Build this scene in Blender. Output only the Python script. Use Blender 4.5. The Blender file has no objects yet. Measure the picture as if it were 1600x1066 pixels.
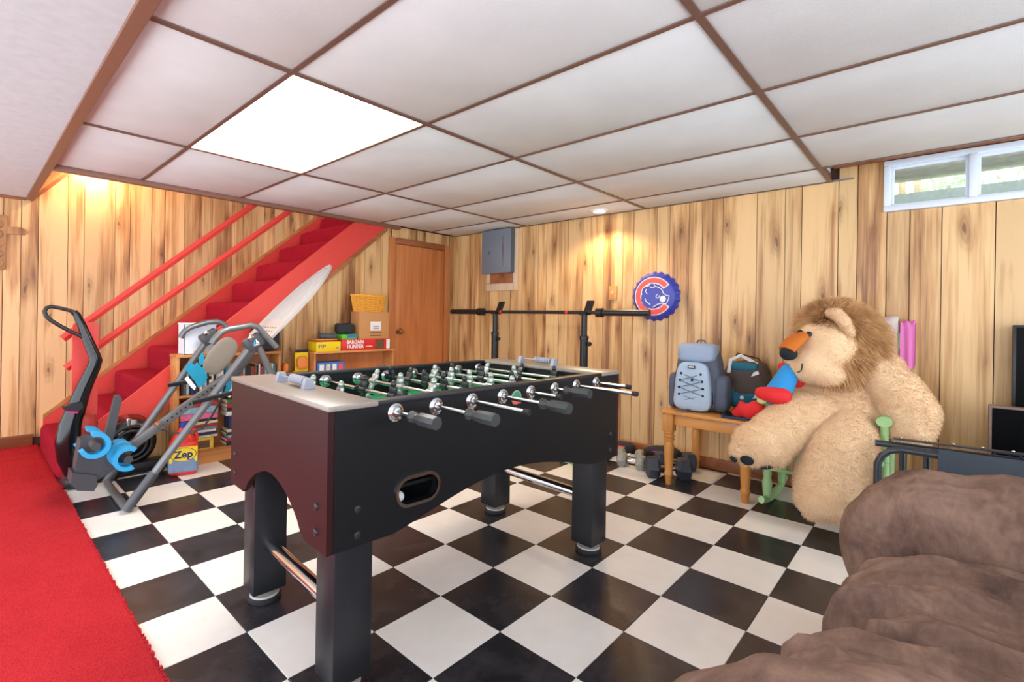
import bpy, bmesh, math, random
import numpy as np
from mathutils import Vector, Matrix, noise
from mathutils.geometry import tessellate_polygon

random.seed(7)
PI = math.pi
SC = bpy.context.scene
COL = SC.collection

# ------------------------------------------------------------------ camera
FPX, PPX, PPY = 764.02, 750.43, 494.35
YAW, ROLL = 0.7584, 0.016
CAM = Vector((-1.2833, -1.4032, 1.0866))
_F = Vector((math.cos(YAW), math.sin(YAW), 0))
_R0 = Vector((math.sin(YAW), -math.cos(YAW), 0))
_U0 = Vector((0, 0, 1))
_R = _R0 * math.cos(ROLL) + _U0 * math.sin(ROLL)
_U = _U0 * math.cos(ROLL) - _R0 * math.sin(ROLL)
cd = bpy.data.cameras.new('camera')
cam = bpy.data.objects.new('camera', cd)
COL.objects.link(cam)
cd.sensor_width = 36.0
cd.lens = FPX * 36.0 / 1600.0
cd.shift_x = (800 - PPX) / 1600.0
cd.shift_y = (PPY - 533) / 1600.0
cd.clip_start = 0.05
cam.matrix_world = Matrix(((_R.x, _U.x, -_F.x, CAM.x), (_R.y, _U.y, -_F.y, CAM.y), (_R.z, _U.z, -_F.z, CAM.z), (0, 0, 0, 1)))
SC.camera = cam

def ray(px, py): return _F + _R * ((px - PPX) / FPX) - _U * ((py - PPY) / FPX)
def PZ(px, py, z=0.0):
    d = ray(px, py); return CAM + d * ((z - CAM.z) / d.z)
def PX(px, py, x):
    d = ray(px, py); return CAM + d * ((x - CAM.x) / d.x)
def PY(px, py, y):
    d = ray(px, py); return CAM + d * ((y - CAM.y) / d.y)

# ------------------------------------------------------------------ world, exposure
w = bpy.data.worlds.new('world'); SC.world = w; w.use_nodes = True
bg = w.node_tree.nodes['Background']
bg.inputs[0].default_value = (0.90, 0.97, 1.06, 1)
bg.inputs[1].default_value = 2.35
SC.view_settings.view_transform = 'Standard'
SC.view_settings.look = 'None'
SC.view_settings.gamma = 1.0
SC.view_settings.use_curve_mapping = False
SC.view_settings.exposure = 0.9

# room constants (metres)
XW, YD, YF, ZC = 2.50, 2.60, 3.84, 1.974     # window wall, door wall, far stair wall, ceiling
XC = -0.868                                   # carpet edge
T = 0.3048
PANEL_W, BULB_W, SPOT_W = 7.0, 14.0, 30.0

# ------------------------------------------------------------------ helpers
def lin(c):
    return tuple((x / 12.92 if x <= 0.04045 else ((x + 0.055) / 1.055) ** 2.4) for x in [v / 255 for v in c])

class NT:
    def __init__(s, name):
        s.m = bpy.data.materials.new(name); s.m.use_nodes = True
        s.t = s.m.node_tree; s.b = s.t.nodes['Principled BSDF']
    def n(s, typ, **kw):
        o = s.t.nodes.new(typ)
        for k, v in kw.items():
            if k == 'inp':
                for kk, vv in v.items():
                    if hasattr(vv, 'is_output') or hasattr(vv, 'links'): s.t.links.new(vv, o.inputs[kk])
                    else: o.inputs[kk].default_value = vv
            else: setattr(o, k, v)
        return o
    def l(s, a, b): s.t.links.new(a, b)
    def ramp(s, fac, stops, interp='LINEAR'):
        r = s.n('ShaderNodeValToRGB'); r.color_ramp.interpolation = interp
        e = r.color_ramp.elements
        while len(e) < len(stops): e.new(0.5)
        for i, (p, c) in enumerate(stops):
            e[i].position = p; e[i].color = (*c, 1)
        s.l(fac, r.inputs[0]); return r.outputs[0]
    def mix(s, fac, a, b, mode='MIX'):
        m = s.n('ShaderNodeMix', data_type='RGBA', blend_type=mode)
        for i, v in ((0, fac), (6, a), (7, b)):
            if hasattr(v, 'links'): s.l(v, m.inputs[i])
            elif i == 0: m.inputs[0].default_value = v
            else: m.inputs[i].default_value = (*v, 1)
        return m.outputs[2]
    def math(s, op, a, b=0.0):
        m = s.n('ShaderNodeMath', operation=op)
        for i, v in enumerate((a, b)):
            if hasattr(v, 'links'): s.l(v, m.inputs[i])
            else: m.inputs[i].default_value = v
        return m.outputs[0]
    def coord(s, scale=(1, 1, 1), rand=True):
        tc = s.n('ShaderNodeTexCoord'); mp = s.n('ShaderNodeMapping')
        mp.inputs['Scale'].default_value = scale
        if rand:
            oi = s.n('ShaderNodeObjectInfo')
            a = s.n('ShaderNodeVectorMath', operation='SCALE'); a.inputs[0].default_value = (37.3, 11.7, 23.1); s.l(oi.outputs['Random'], a.inputs['Scale'])
            b = s.n('ShaderNodeVectorMath', operation='ADD'); s.l(tc.outputs['Object'], b.inputs[0]); s.l(a.outputs[0], b.inputs[1])
            s.l(b.outputs[0], mp.inputs[0])
        else: s.l(tc.outputs['Object'], mp.inputs[0])
        return mp.outputs[0]
    def noise(s, vec, scale, detail=3, rough=0.5, dist=0.0):
        n = s.n('ShaderNodeTexNoise', inp={'Scale': scale, 'Detail': detail, 'Roughness': rough, 'Distortion': dist}); s.l(vec, n.inputs['Vector']); return n.outputs[0]
    def bump(s, h, strength=0.3, dist=0.01):
        b = s.n('ShaderNodeBump', inp={'Strength': strength, 'Distance': dist}); s.l(h, b.inputs['Height']); s.l(b.outputs[0], s.b.inputs['Normal'])
    def col(s, c):
        if hasattr(c, 'links'): s.l(c, s.b.inputs['Base Color'])
        else: s.b.inputs['Base Color'].default_value = (*c, 1)
    def set(s, **k):
        for a, v in k.items(): s.b.inputs[a.replace('_', ' ')].default_value = v
        return s

M = {}
def plain(name, rgb, rough=0.5, metal=0.0, var=0.06, bump=0.0, scale=40, **k):
    t = NT(name); c = lin(rgb)
    v = t.coord(); nz = t.noise(v, scale, 3)
    t.col(t.ramp(nz, [(0.25, tuple(x * (1 - var) for x in c)), (0.75, tuple(min(1, x * (1 + var)) for x in c))]))
    t.set(Roughness=rough, Metallic=metal, **k)
    if bump: t.bump(nz, bump, 0.004)
    M[name] = t.m; return t.m

def wood(name, light, mid, dark, axis=2, rough=0.45, knots=True, sc=1.0):
    t = NT(name)
    s = [7.0 * sc] * 3; s[axis] = 0.55 * sc
    v = t.coord(tuple(s))
    k0 = t.coord((1, 1, 1)); sx_ = t.n('ShaderNodeSeparateXYZ'); t.l(k0, sx_.inputs[0]); ot = [i for i in range(3) if i != axis]
    cx_ = t.n('ShaderNodeCombineXYZ'); t.l(t.math('MULTIPLY', t.math('ADD', sx_.outputs[ot[0]], sx_.outputs[ot[1]]), 5.5 * sc), cx_.inputs[0]); t.l(t.math('MULTIPLY', sx_.outputs[axis], 1.7 * sc), cx_.inputs[1]); kc = cx_.outputs[0]
    vo = t.n('ShaderNodeTexVoronoi', voronoi_dimensions='2D', inp={'Scale': 1.0, 'Randomness': 1.0})
    wob = t.noise(kc, 2.0, 2)
    add = t.n('ShaderNodeVectorMath', operation='ADD'); t.l(kc, add.inputs[0])
    wv = t.n('ShaderNodeVectorMath', operation='SCALE'); wv.inputs[0].default_value = (0.35, 0.35, 0.35); t.l(wob, wv.inputs['Scale']); t.l(wv.outputs[0], add.inputs[1])
    t.l(add.outputs[0], vo.inputs['Vector'])
    kd = vo.outputs['Distance']
    # grain bends round the knots
    near = t.math('SUBTRACT', 1.0, t.math('MINIMUM', t.math('MULTIPLY', kd, 2.2), 1.0))
    b1 = t.noise(v, 1.0, 4, 0.55, 0.6)
    gs = [55.0 * sc] * 3; gs[axis] = 1.6 * sc
    g = t.noise(t.coord(tuple(gs)), 1.0, 3, 0.6, 0.4)
    f = t.math('ADD', t.math('MULTIPLY', b1, 0.72), t.math('MULTIPLY', g, 0.28))
    if knots: f = t.math('SUBTRACT', f, t.math('MULTIPLY', t.math('POWER', near, 2.0), 0.09))
    c = t.ramp(f, [(0.34, dark), (0.45, mid), (0.54, light), (0.8, tuple(min(1, x * 1.06) for x in light))] if knots else [(0.30, dark), (0.44, mid), (0.56, light), (0.8, tuple(min(1, x * 1.06) for x in light))])
    if knots:
        rings = t.math('SINE', t.math('MULTIPLY', kd, 85.0))
        km = t.ramp(kd, [(0.035, (1, 1, 1)), (0.055, (0.6, 0.6, 0.6)), (0.11, (0.3, 0.3, 0.3)), (0.22, (0, 0, 0))])
        sc3 = t.n('ShaderNodeSeparateColor'); t.l(vo.outputs['Color'], sc3.inputs[0]); km = t.math('MULTIPLY', km, t.math('GREATER_THAN', sc3.outputs[0], 0.45))
        km2 = t.math('MULTIPLY', km, t.math('ADD', 0.75, t.math('MULTIPLY', rings, 0.25)))
        c = t.mix(t.math('MULTIPLY', km2, 0.85), c, tuple(x * 0.5 for x in dark))
    oi = t.n('ShaderNodeObjectInfo')
    hv = t.n('ShaderNodeHueSaturation'); t.l(t.math('ADD', 0.86, t.math('MULTIPLY', oi.outputs['Random'], 0.24)), hv.inputs['Value']); t.l(c, hv.inputs['Color'])
    t.col(hv.outputs[0]); t.set(Roughness=rough); t.bump(g, 0.08, 0.003)
    M[name] = t.m; return t.m

def wmat(o):
    m = o.matrix_basis.copy(); p = o.parent
    while p: m = p.matrix_basis @ m; p = p.parent
    return m

class MB:
    def __init__(s): s.bm = bmesh.new(); s.X = Matrix.Identity(4)
    def _v(s, p): return s.bm.verts.new(s.X @ Vector(p))
    def raw(s, vs, fs):
        b = [s._v(p) for p in vs]
        for f in fs:
            try: s.bm.faces.new([b[i] for i in f])
            except ValueError: pass
        return s
    def box(s, c, d, bevel=0.0, rz=0.0, R=None, seg=2):
        m = Matrix.Translation(Vector(c)) @ (R.to_4x4() if R else Matrix.Rotation(rz, 4, 'Z')) @ Matrix.Diagonal((d[0], d[1], d[2], 1))
        tmp = bmesh.new(); bmesh.ops.create_cube(tmp, size=1.0)
        bmesh.ops.transform(tmp, matrix=m, verts=tmp.verts)
        if bevel > 0: bmesh.ops.bevel(tmp, geom=tmp.edges[:], offset=min(bevel, 0.49 * min(d)), segments=seg, profile=0.5, affect='EDGES')
        return s.join(tmp)
    def bx(s, lo, hi, bevel=0.0, seg=2):
        return s.box([(a + b) / 2 for a, b in zip(lo, hi)], [abs(b - a) for a, b in zip(lo, hi)], bevel, seg=seg)
    def join(s, tmp):
        tmp.verts.ensure_lookup_table(); tmp.verts.index_update()
        vs = [v.co.copy() for v in tmp.verts]; fs = [[v.index for v in f.verts] for f in tmp.faces]
        tmp.free(); return s.raw(vs, fs)
    def tube(s, pts, r, seg=10, cap=True, flat=None, closed=False, up=None):
        P = [Vector(p) for p in pts]; n = len(P)
        rs = r if isinstance(r, (list, tuple)) else [r] * n
        rings = []; prev = None
        for i in range(n):
            a = P[(i - 1) % n] if (closed or i > 0) else P[i]; b = P[(i + 1) % n] if (closed or i < n - 1) else P[i]
            t = (b - a).normalized()
            if prev is None:
                h = Vector(up) if up else (Vector((0, 0, 1)) if abs(t.z) < 0.9 else Vector((1, 0, 0)))
            else: h = prev
            u = (h - t * h.dot(t)); 
            if u.length < 1e-6: u = t.orthogonal()
            u.normalize(); v = t.cross(u); prev = u
            ring = []
            for k in range(seg):
                an = 2 * PI * k / seg
                fu, fv = (flat if flat else (1, 1))
                ring.append(s._v(P[i] + u * (math.cos(an) * rs[i] * fu) + v * (math.sin(an) * rs[i] * fv)))
            rings.append(ring)
        m = n if closed else n - 1
        for i in range(m):
            A, B = rings[i], rings[(i + 1) % n]
            for k in range(seg): s.bm.faces.new((A[k], A[(k + 1) % seg], B[(k + 1) % seg], B[k]))
        if cap and not closed:
            s.bm.faces.new(rings[0][::-1]); s.bm.faces.new(rings[-1])
        return s
    def cyl(s, a, b, r, seg=16, r2=None): return s.tube([a, b], [r, r2 if r2 is not None else r], seg)
    def lathe(s, prof, o=(0, 0, 0), axis=(0, 0, 1), seg=24, sx=1.0, sy=1.0):
        z = Vector(axis).normalized(); x = (Vector((1, 0, 0)) if abs(z.x) < 0.9 else Vector((0, 1, 0))); x = (x - z * x.dot(z)).normalized(); y = z.cross(x)
        o = Vector(o); rings = []
        for (r, h) in prof:
            rings.append([s._v(o + z * h + x * (r * sx * math.cos(2 * PI * k / seg)) + y * (r * sy * math.sin(2 * PI * k / seg))) for k in range(seg)])
        for A, B in zip(rings[:-1], rings[1:]):
            for k in range(seg): s.bm.faces.new((A[k], A[(k + 1) % seg], B[(k + 1) % seg], B[k]))
        s.bm.faces.new(rings[0][::-1]); s.bm.faces.new(rings[-1]); return s
    def prism(s, outer, holes=(), o=(0, 0, 0), u=(1, 0, 0), v=(0, 0, 1), depth=0.02):
        """2-D outline (u,v) extruded by depth along u x v; holes cut through"""
        u = Vector(u); v = Vector(v); n = u.cross(v).normalized() * depth; o = Vector(o)
        loops = [[Vector((p[0], p[1], 0)) for p in outer]] + [[Vector((p[0], p[1], 0)) for p in h] for h in holes]
        tris = tessellate_polygon(loops); pts = [p for lp in loops for p in lp]
        A = [s._v(o + u * p.x + v * p.y) for p in pts]; B = [s._v(o + u * p.x + v * p.y + n) for p in pts]
        for t in tris:
            try: s.bm.faces.new([A[i] for i in t]); s.bm.faces.new([B[i] for i in t][::-1])
            except ValueError: pass
        k = 0
        for lp in loops:
            m = len(lp)
            for i in range(m): s.bm.faces.new((A[k + i], A[k + (i + 1) % m], B[k + (i + 1) % m], B[k + i]))
            k += m
        return s
    def ell(s, c, r, R=None, seg=16, rings=10):
        tmp = bmesh.new(); bmesh.ops.create_uvsphere(tmp, u_segments=seg, v_segments=rings, radius=1.0)
        m = Matrix.Translation(Vector(c)) @ (R.to_4x4() if R else Matrix.Identity(4)) @ Matrix.Diagonal((r[0], r[1], r[2], 1))
        bmesh.ops.transform(tmp, matrix=m, verts=tmp.verts); return s.join(tmp)
    def build(s, name, mat, parent=None, local=False, origin=None, smooth=True, angle=35):
        bmesh.ops.recalc_face_normals(s.bm, faces=s.bm.faces)
        me = bpy.data.meshes.new(name); s.bm.to_mesh(me); s.bm.free()
        return finish(me, name, mat, parent, local, origin, smooth, angle)

def finish(me, name, mat, parent=None, local=False, origin=None, smooth=True, angle=35):
    o = bpy.data.objects.new(name, me); COL.objects.link(o)
    if parent:
        o.parent = parent
        if not local: me.transform(wmat(parent).inverted())
    elif origin is not False:
        if origin is None:
            co = np.empty(len(me.vertices) * 3); me.vertices.foreach_get('co', co); co = co.reshape(-1, 3)
            origin = ((co[:, 0].min() + co[:, 0].max()) / 2, (co[:, 1].min() + co[:, 1].max()) / 2, co[:, 2].min())
        me.transform(Matrix.Translation(-Vector(origin))); o.location = origin
    if smooth:
        for p in me.polygons: p.use_smooth = True
        me.set_sharp_from_angle(angle=math.radians(angle))
    me.materials.append(M[mat] if isinstance(mat, str) else mat)
    return o

def tag(o, label, cat, group=None, kind=None):
    o['label'] = label; o['category'] = cat
    if group: o['group'] = group
    if kind: o['kind'] = kind
    return o
def thing(name, label, cat, loc, rz=0.0, group=None):
    o = bpy.data.objects.new(name, None); COL.objects.link(o); o.empty_display_size = 0.1
    o.location = loc; o.rotation_euler = (0, 0, rz); return tag(o, label, cat, group)
def struct(name, loc=(0, 0, 0)):
    o = bpy.data.objects.new(name, None); COL.objects.link(o); o.location = loc; o['kind'] = 'structure'; return o
def text(txt, size, mat, parent, o, u, v, name='lettering', extrude=0.0006, sx=1.0, bold=0.0):
    c = bpy.data.curves.new(name, 'FONT'); c.body = txt; c.size = size; c.extrude = extrude; c.align_x = 'CENTER'; c.align_y = 'CENTER'; c.offset = bold; c.resolution_u = 4
    ob = bpy.data.objects.new('tmp', c); COL.objects.link(ob)
    dg = bpy.context.evaluated_depsgraph_get(); me = bpy.data.meshes.new_from_object(ob.evaluated_get(dg))
    bpy.data.objects.remove(ob); bpy.data.curves.remove(c)
    u = Vector(u).normalized(); v = Vector(v).normalized(); n = u.cross(v)
    m = Matrix(((u.x * sx, v.x, n.x, o[0]), (u.y * sx, v.y, n.y, o[1]), (u.z * sx, v.z, n.z, o[2]), (0, 0, 0, 1)))
    me.transform(m); return finish(me, name, mat, parent, smooth=False)

def superbox(c, d, n=4.0, res=18, R=None, wr=0.0, wf=3.0, seed=0, stretch=(1, 1, 1), puff=0.0, folds=None):
    """soft cushion-like block: rounded box, optional wrinkles; returns an MB"""
    tmp = bmesh.new(); bmesh.ops.create_cube(tmp, size=2.0)
    bmesh.ops.subdivide_edges(tmp, edges=tmp.edges[:], cuts=res, use_grid_fill=True)
    sd = Vector((seed * 7.13, seed * 3.7, seed * 1.9))
    for v in tmp.verts:
        p = v.co.copy(); k = (abs(p.x) ** n + abs(p.y) ** n + abs(p.z) ** n) ** (1 / n); q = p / k
        if puff:
            q = Vector((q.x * (1 + puff * (1 - q.y * q.y) * (1 - q.z * q.z)), q.y * (1 + puff * (1 - q.x * q.x) * (1 - q.z * q.z)), q.z * (1 + puff * (1 - q.x * q.x) * (1 - q.y * q.y))))
        w = Vector((q.x * d[0] / 2, q.y * d[1] / 2, q.z * d[2] / 2))
        if wr:
            nn = Vector((q.x / d[0], q.y / d[1], q.z / d[2])).normalized()
            a = Vector((w.x * stretch[0], w.y * stretch[1], w.z * stretch[2])) * wf + sd
            h = 1 - abs(noise.noise(a)) * 2.4 + 0.55 * (1 - abs(noise.noise(a * 2.3 + sd)) * 2.6) + 0.2 * noise.noise(a * 6.0)
            w += nn * (h * wr)
        if folds: w = folds(w)
        v.co = w
    m = Matrix.Translation(Vector(c)) @ (R.to_4x4() if R else Matrix.Identity(4))
    bmesh.ops.transform(tmp, matrix=m, verts=tmp.verts)
    b = MB(); b.join(tmp); return b

def dup(root, loc=None, rz=None):
    r = root.copy(); COL.objects.link(r)
    if loc is not None: r.location = loc
    if rz is not None: r.rotation_euler = (0, 0, rz)
    for ch in list(root.children):
        c = ch.copy(); COL.objects.link(c); c.parent = r
        for g in list(ch.children):
            d = g.copy(); COL.objects.link(d); d.parent = c
    return r

def strands(name, src_me, mat, parent, count, length, width, bend=(0, 0, -1), droop=0.3, rnd=0.5, seed=1, keep=None, comb=None, world=None):
    """many short tapering hairs over a surface, as one mesh"""
    rg = np.random.default_rng(seed)
    src_me.calc_loop_triangles()
    nt = len(src_me.loop_triangles); tv = np.empty(nt * 3, int); src_me.loop_triangles.foreach_get('vertices', tv); tv = tv.reshape(-1, 3)
    co = np.empty(len(src_me.vertices) * 3); src_me.vertices.foreach_get('co', co); co = co.reshape(-1, 3)
    A, B, C = co[tv[:, 0]], co[tv[:, 1]], co[tv[:, 2]]
    nn = np.cross(B - A, C - A); ar = np.linalg.norm(nn, axis=1); nn /= ar[:, None] + 1e-12
    idx = rg.choice(nt, count, p=ar / ar.sum())
    r1 = np.sqrt(rg.random(count)); r2 = rg.random(count)
    P = A[idx] * (1 - r1)[:, None] + B[idx] * (r1 * (1 - r2))[:, None] + C[idx] * (r1 * r2)[:, None]
    N = nn[idx]
    if keep is not None:
        k = keep(P, N); P, N = P[k], N[k]; count = len(P)
    D = N + rg.normal(0, rnd, (count, 3))
    if comb is not None: D = D + comb(P, N)
    D /= np.linalg.norm(D, axis=1)[:, None]
    L = length * (0.6 + 0.8 * rg.random(count))[:, None]
    G = np.array(bend) * droop
    S = np.cross(D, rg.normal(0, 1, (count, 3))); S /= np.linalg.norm(S, axis=1)[:, None]; S *= width / 2
    p1 = P + D * L * 0.5 + G * L * 0.15; p2 = P + D * L * 0.95 + G * L * 0.6
    V = np.stack([P - S, P + S, p1 - S * 0.8, p1 + S * 0.8, p2], 1).reshape(-1, 3)
    me = bpy.data.meshes.new(name); b = np.arange(count) * 5
    F = np.concatenate([np.stack([b, b + 1, b + 3], 1), np.stack([b, b + 3, b + 2], 1), np.stack([b + 2, b + 3, b + 4], 1)])
    me.vertices.add(len(V)); me.vertices.foreach_set('co', V.ravel())
    me.loops.add(F.size); me.loops.foreach_set('vertex_index', F.ravel().astype(np.int32))
    me.polygons.add(len(F)); me.polygons.foreach_set('loop_start', np.arange(0, F.size, 3, dtype=np.int32))
    me.update(calc_edges=True)
    o = finish(me, name, mat, parent, local=True); o['kind'] = 'stuff'; return o

def blobs(name, parts, mat, parent, voxel=0.012, smooth=6):
    """one continuous skin over overlapping ellipsoids / tapered limbs"""
    b = MB()
    for p in parts:
        if p[0] == 'e': b.ell(p[1], p[2], p[3] if len(p) > 3 else None, 20, 14)
        else:
            pts, rs = p[1], p[2]; n = 10
            for i in range(len(pts) - 1):
                for k in range(n + (i == len(pts) - 2)):
                    f = k / n; q = Vector(pts[i]).lerp(Vector(pts[i + 1]), f); r = rs[i] + (rs[i + 1] - rs[i]) * f
                    b.ell(q, (r, r, r), None, 16, 10)
    o = b.build(name, mat, parent)
    m = o.modifiers.new('r', 'REMESH'); m.mode = 'VOXEL'; m.voxel_size = voxel
    s = o.modifiers.new('s', 'SMOOTH'); s.factor = 0.5; s.iterations = smooth
    dg = bpy.context.evaluated_depsgraph_get(); me = bpy.data.meshes.new_from_object(o.evaluated_get(dg))
    o.modifiers.clear(); o.data = me
    for p in me.polygons: p.use_smooth = True
    return o

# ------------------------------------------------------------------ materials
wood('wall_wood', lin((223, 183, 129)), lin((196, 149, 95)), lin((140, 93, 57)), 2, 0.42)
wood('door_wood', lin((196, 124, 72)), lin((182, 108, 58)), lin((156, 86, 44)), 2, 0.4, knots=False)
wood('trim_wood', lin((168, 104, 64)), lin((146, 86, 50)), lin((112, 62, 36)), 0, 0.4, knots=False)
wood('shelf_wood', lin((206, 142, 82)), lin((192, 124, 66)), lin((168, 102, 52)), 0, 0.42, knots=False)
wood('pine', lin((212, 146, 74)), lin((198, 126, 56)), lin((164, 96, 40)), 2, 0.3, knots=False)
wood('pine_top', lin((214, 150, 78)), lin((200, 130, 58)), lin((168, 100, 42)), 1, 0.28, knots=False)
wood('carved', lin((176, 132, 88)), lin((150, 104, 64)), lin((92, 60, 36)), 2, 0.5)
wood('bare_wood', lin((222, 196, 164)), lin((212, 180, 142)), lin((190, 152, 112)), 2, 0.6, knots=False)
plain('groove', (74, 46, 30), 0.8)
plain('tee_brown', (110, 82, 70), 0.45)
plain('tee_dark', (92, 70, 62), 0.45)
plain('fascia', (132, 92, 72), 0.5)
plain('soffit_white', (200, 206, 208), 0.7, bump=0.05, scale=25)
plain('stringer_red', (214, 66, 58), 0.45, var=0.03)
plain('panel_grey', (112, 120, 130), 0.45, var=0.03)
plain('panel_dark', (88, 96, 106), 0.5)
plain('chrome', (205, 205, 208), 0.16, 1.0, var=0.02)
plain('rod_steel', (190, 194, 190), 0.22, 1.0, var=0.02)
plain('brass', (170, 132, 84), 0.3, 0.9)
plain('black_plastic', (30, 31, 34), 0.4)
plain('gloss_black', (16, 17, 20), 0.14)
plain('black_metal', (34, 35, 38), 0.35, 0.3)
plain('grip', (54, 58, 58), 0.35)
plain('table_black', (18, 19, 22), 0.45, var=0.12, scale=300, Specular_IOR_Level=0.25)
plain('leg_black', (30, 31, 35), 0.4, var=0.05, scale=200, Specular_IOR_Level=0.35)
plain('table_top', (140, 132, 122), 0.34, var=0.06, scale=120)
plain('field_green', (40, 150, 96), 0.35)
plain('man_black', (38, 44, 46), 0.35)
plain('man_silver', (176, 184, 178), 0.28, 0.6)
plain('scorer_grey', (150, 154, 168), 0.4)
plain('foot_grey', (176, 170, 164), 0.35)
plain('rubber', (24, 24, 26), 0.7)
plain('white', (232, 232, 234), 0.5, var=0.02)
plain('vinyl_white', (222, 228, 238), 0.4, var=0.02)
plain('carton', (196, 142, 88), 0.75)
plain('wicker', (236, 170, 62), 0.55, var=0.2, scale=120)
plain('yellow', (246, 214, 20), 0.45, var=0.03)
plain('red_box', (216, 44, 40), 0.4, var=0.03)
plain('orange', (232, 140, 60), 0.5)
plain('green_bright', (84, 200, 60), 0.5)
plain('blue_label', (60, 110, 190), 0.5)
plain('navy', (38, 44, 110), 0.5)
plain('jug_red', (222, 46, 36), 0.3, var=0.03)
plain('label_blue', (126, 146, 178), 0.5, var=0.1, scale=60)
plain('steel_grey', (120, 122, 124), 0.38, 0.55, var=0.04)
plain('frame_dark', (74, 76, 80), 0.45, 0.2)
plain('bed_silver', (182, 180, 180), 0.42, 0.2, var=0.03)
plain('foam_blue', (44, 160, 216), 0.6, var=0.04)
plain('teal_card', (18, 140, 172), 0.5)
plain('silver_sheet', (136, 127, 115), 0.5)
plain('magenta', (214, 24, 130), 0.35)
plain('bag_black', (44, 46, 52), 0.8, var=0.15, bump=0.2, scale=200)
plain('pack_grey', (150, 166, 190), 0.72, var=0.06, bump=0.15, scale=300)
plain('pack_light', (168, 188, 208), 0.6, var=0.06, bump=0.15, scale=260)
plain('pack_dark', (86, 94, 110), 0.75, var=0.08, bump=0.15, scale=300)
plain('cord_grey', (104, 124, 140), 0.6)
plain('duffel_brown', (84, 72, 66), 0.8, var=0.12, bump=0.2, scale=240)
plain('duffel_teal', (22, 110, 136), 0.7, var=0.1)
plain('hex_black', (58, 64, 74), 0.55, bump=0.15, scale=200)
plain('hex_grey', (150, 148, 140), 0.6, var=0.18, bump=0.2, scale=60)
plain('toy_red', (216, 36, 40), 0.8, var=0.06, bump=0.15, scale=200)
plain('toy_blue', (44, 142, 208), 0.85, var=0.06, bump=0.15, scale=200)
plain('toy_lime', (196, 222, 150), 0.8)
plain('chair_green', (160, 200, 138), 0.4, var=0.05)
plain('nose_orange', (196, 104, 26), 0.85, bump=0.2, scale=300)
plain('felt_black', (24, 28, 36), 0.9)
plain('pink', (224, 120, 184), 0.85, bump=0.2, scale=200)
plain('cot_metal', (62, 66, 72), 0.35, 0.4)
plain('cot_canvas', (50, 58, 68), 0.75, var=0.1, bump=0.15, scale=300)
plain('screen', (5, 5, 6), 0.35, var=0.0, Specular_IOR_Level=0.08)
plain('bezel', (120, 96, 84), 0.45)
plain('sign_blue', (52, 62, 168), 0.35, var=0.04)
plain('sign_red', (238, 84, 72), 0.4, var=0.03)
plain('bottle_blue', (40, 60, 170), 0.4)
plain('leaf', (196, 214, 178), 0.7, var=0.3, scale=3)
plain('concrete', (226, 236, 230), 0.9, var=0.1)
plain('siding', (170, 160, 146), 0.8, var=0.2, scale=20)
plain('skin_tan', (226, 190, 150), 0.85)

t = NT('carpet_red'); v = t.coord(rand=False)
n1 = t.noise(v, 6, 4, 0.6); n2 = t.noise(v, 190, 3, 0.7)
t.col(t.mix(0.5, t.ramp(n1, [(0.3, lin((214, 44, 54))), (0.7, lin((234, 56, 64)))]), t.ramp(n2, [(0.3, lin((140, 18, 30))), (0.65, lin((232, 62, 70)))])))
t.set(Roughness=1.0, Specular_IOR_Level=0.1); t.bump(n2, 0.9, 0.012); M['carpet_red'] = t.m
t = NT('stair_carpet'); v = t.coord(rand=False)
n1 = t.noise(v, 9, 4, 0.6); n2 = t.noise(v, 160, 3, 0.7)
t.col(t.mix(0.5, t.ramp(n1, [(0.3, lin((146, 20, 38))), (0.7, lin((172, 28, 48)))]), t.ramp(n2, [(0.3, lin((112, 10, 26))), (0.65, lin((186, 36, 56)))])))
t.set(Roughness=1.0, Specular_IOR_Level=0.1); t.bump(n2, 0.8, 0.01); M['stair_carpet'] = t.m

def tilemat(name, a, b, rough):
    t = NT(name); v = t.coord((1, 1, 1))
    n = t.noise(v, 9, 5, 0.6, 0.5); f = t.noise(v, 160, 2)
    c = t.ramp(n, [(0.35, a), (0.7, b)])
    t.col(c); t.l(t.math('ADD', rough, t.math('MULTIPLY', n, 0.10)), t.b.inputs['Roughness']); t.bump(f, 0.06, 0.002)
    M[name] = t.m
tilemat('tile_black', lin((36, 35, 38)), lin((58, 56, 60)), 0.2)
tilemat('tile_white', lin((238, 231, 222)), lin((243, 238, 230)), 0.2)
plain('grout', (96, 84, 78), 0.8)

t = NT('ceiling_board'); v = t.coord((1, 1, 1))
h = t.noise(t.coord((60, 160, 60)), 1.0, 4, 0.7, 1.5)
t.col(t.ramp(t.noise(v, 3, 3), [(0.3, lin((216, 221, 221))), (0.7, lin((226, 231, 231)))])); t.set(Roughness=0.75); t.bump(h, 0.35, 0.004); M['ceiling_board'] = t.m

t = NT('maroon_panel'); v = t.coord((1, 1, 1)); n = t.noise(v, 260, 3)
t.col(t.ramp(n, [(0.3, lin((38, 10, 12))), (0.7, lin((50, 15, 18)))])); t.set(Roughness=0.42, Specular_IOR_Level=0.3); M['maroon_panel'] = t.m

t = NT('suede'); v = t.coord((1, 1, 1), rand=True)
n1 = t.noise(v, 5, 5, 0.62, 0.8); n2 = t.noise(t.coord((16, 34, 16)), 1.0, 4, 0.6, 1.4); n3 = t.noise(v, 220, 2)
c = t.ramp(n1, [(0.3, lin((80, 61, 54))), (0.5, lin((120, 94, 82))), (0.72, lin((160, 130, 112)))])
c = t.mix(0.22, c, t.ramp(n2, [(0.35, lin((84, 66, 60))), (0.65, lin((150, 122, 107)))]))
t.col(c); t.set(Roughness=0.95, Specular_IOR_Level=0.15); t.bump(t.math('ADD', n3, t.math('MULTIPLY', n2, 1.5)), 0.3, 0.004); M['suede'] = t.m

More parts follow.
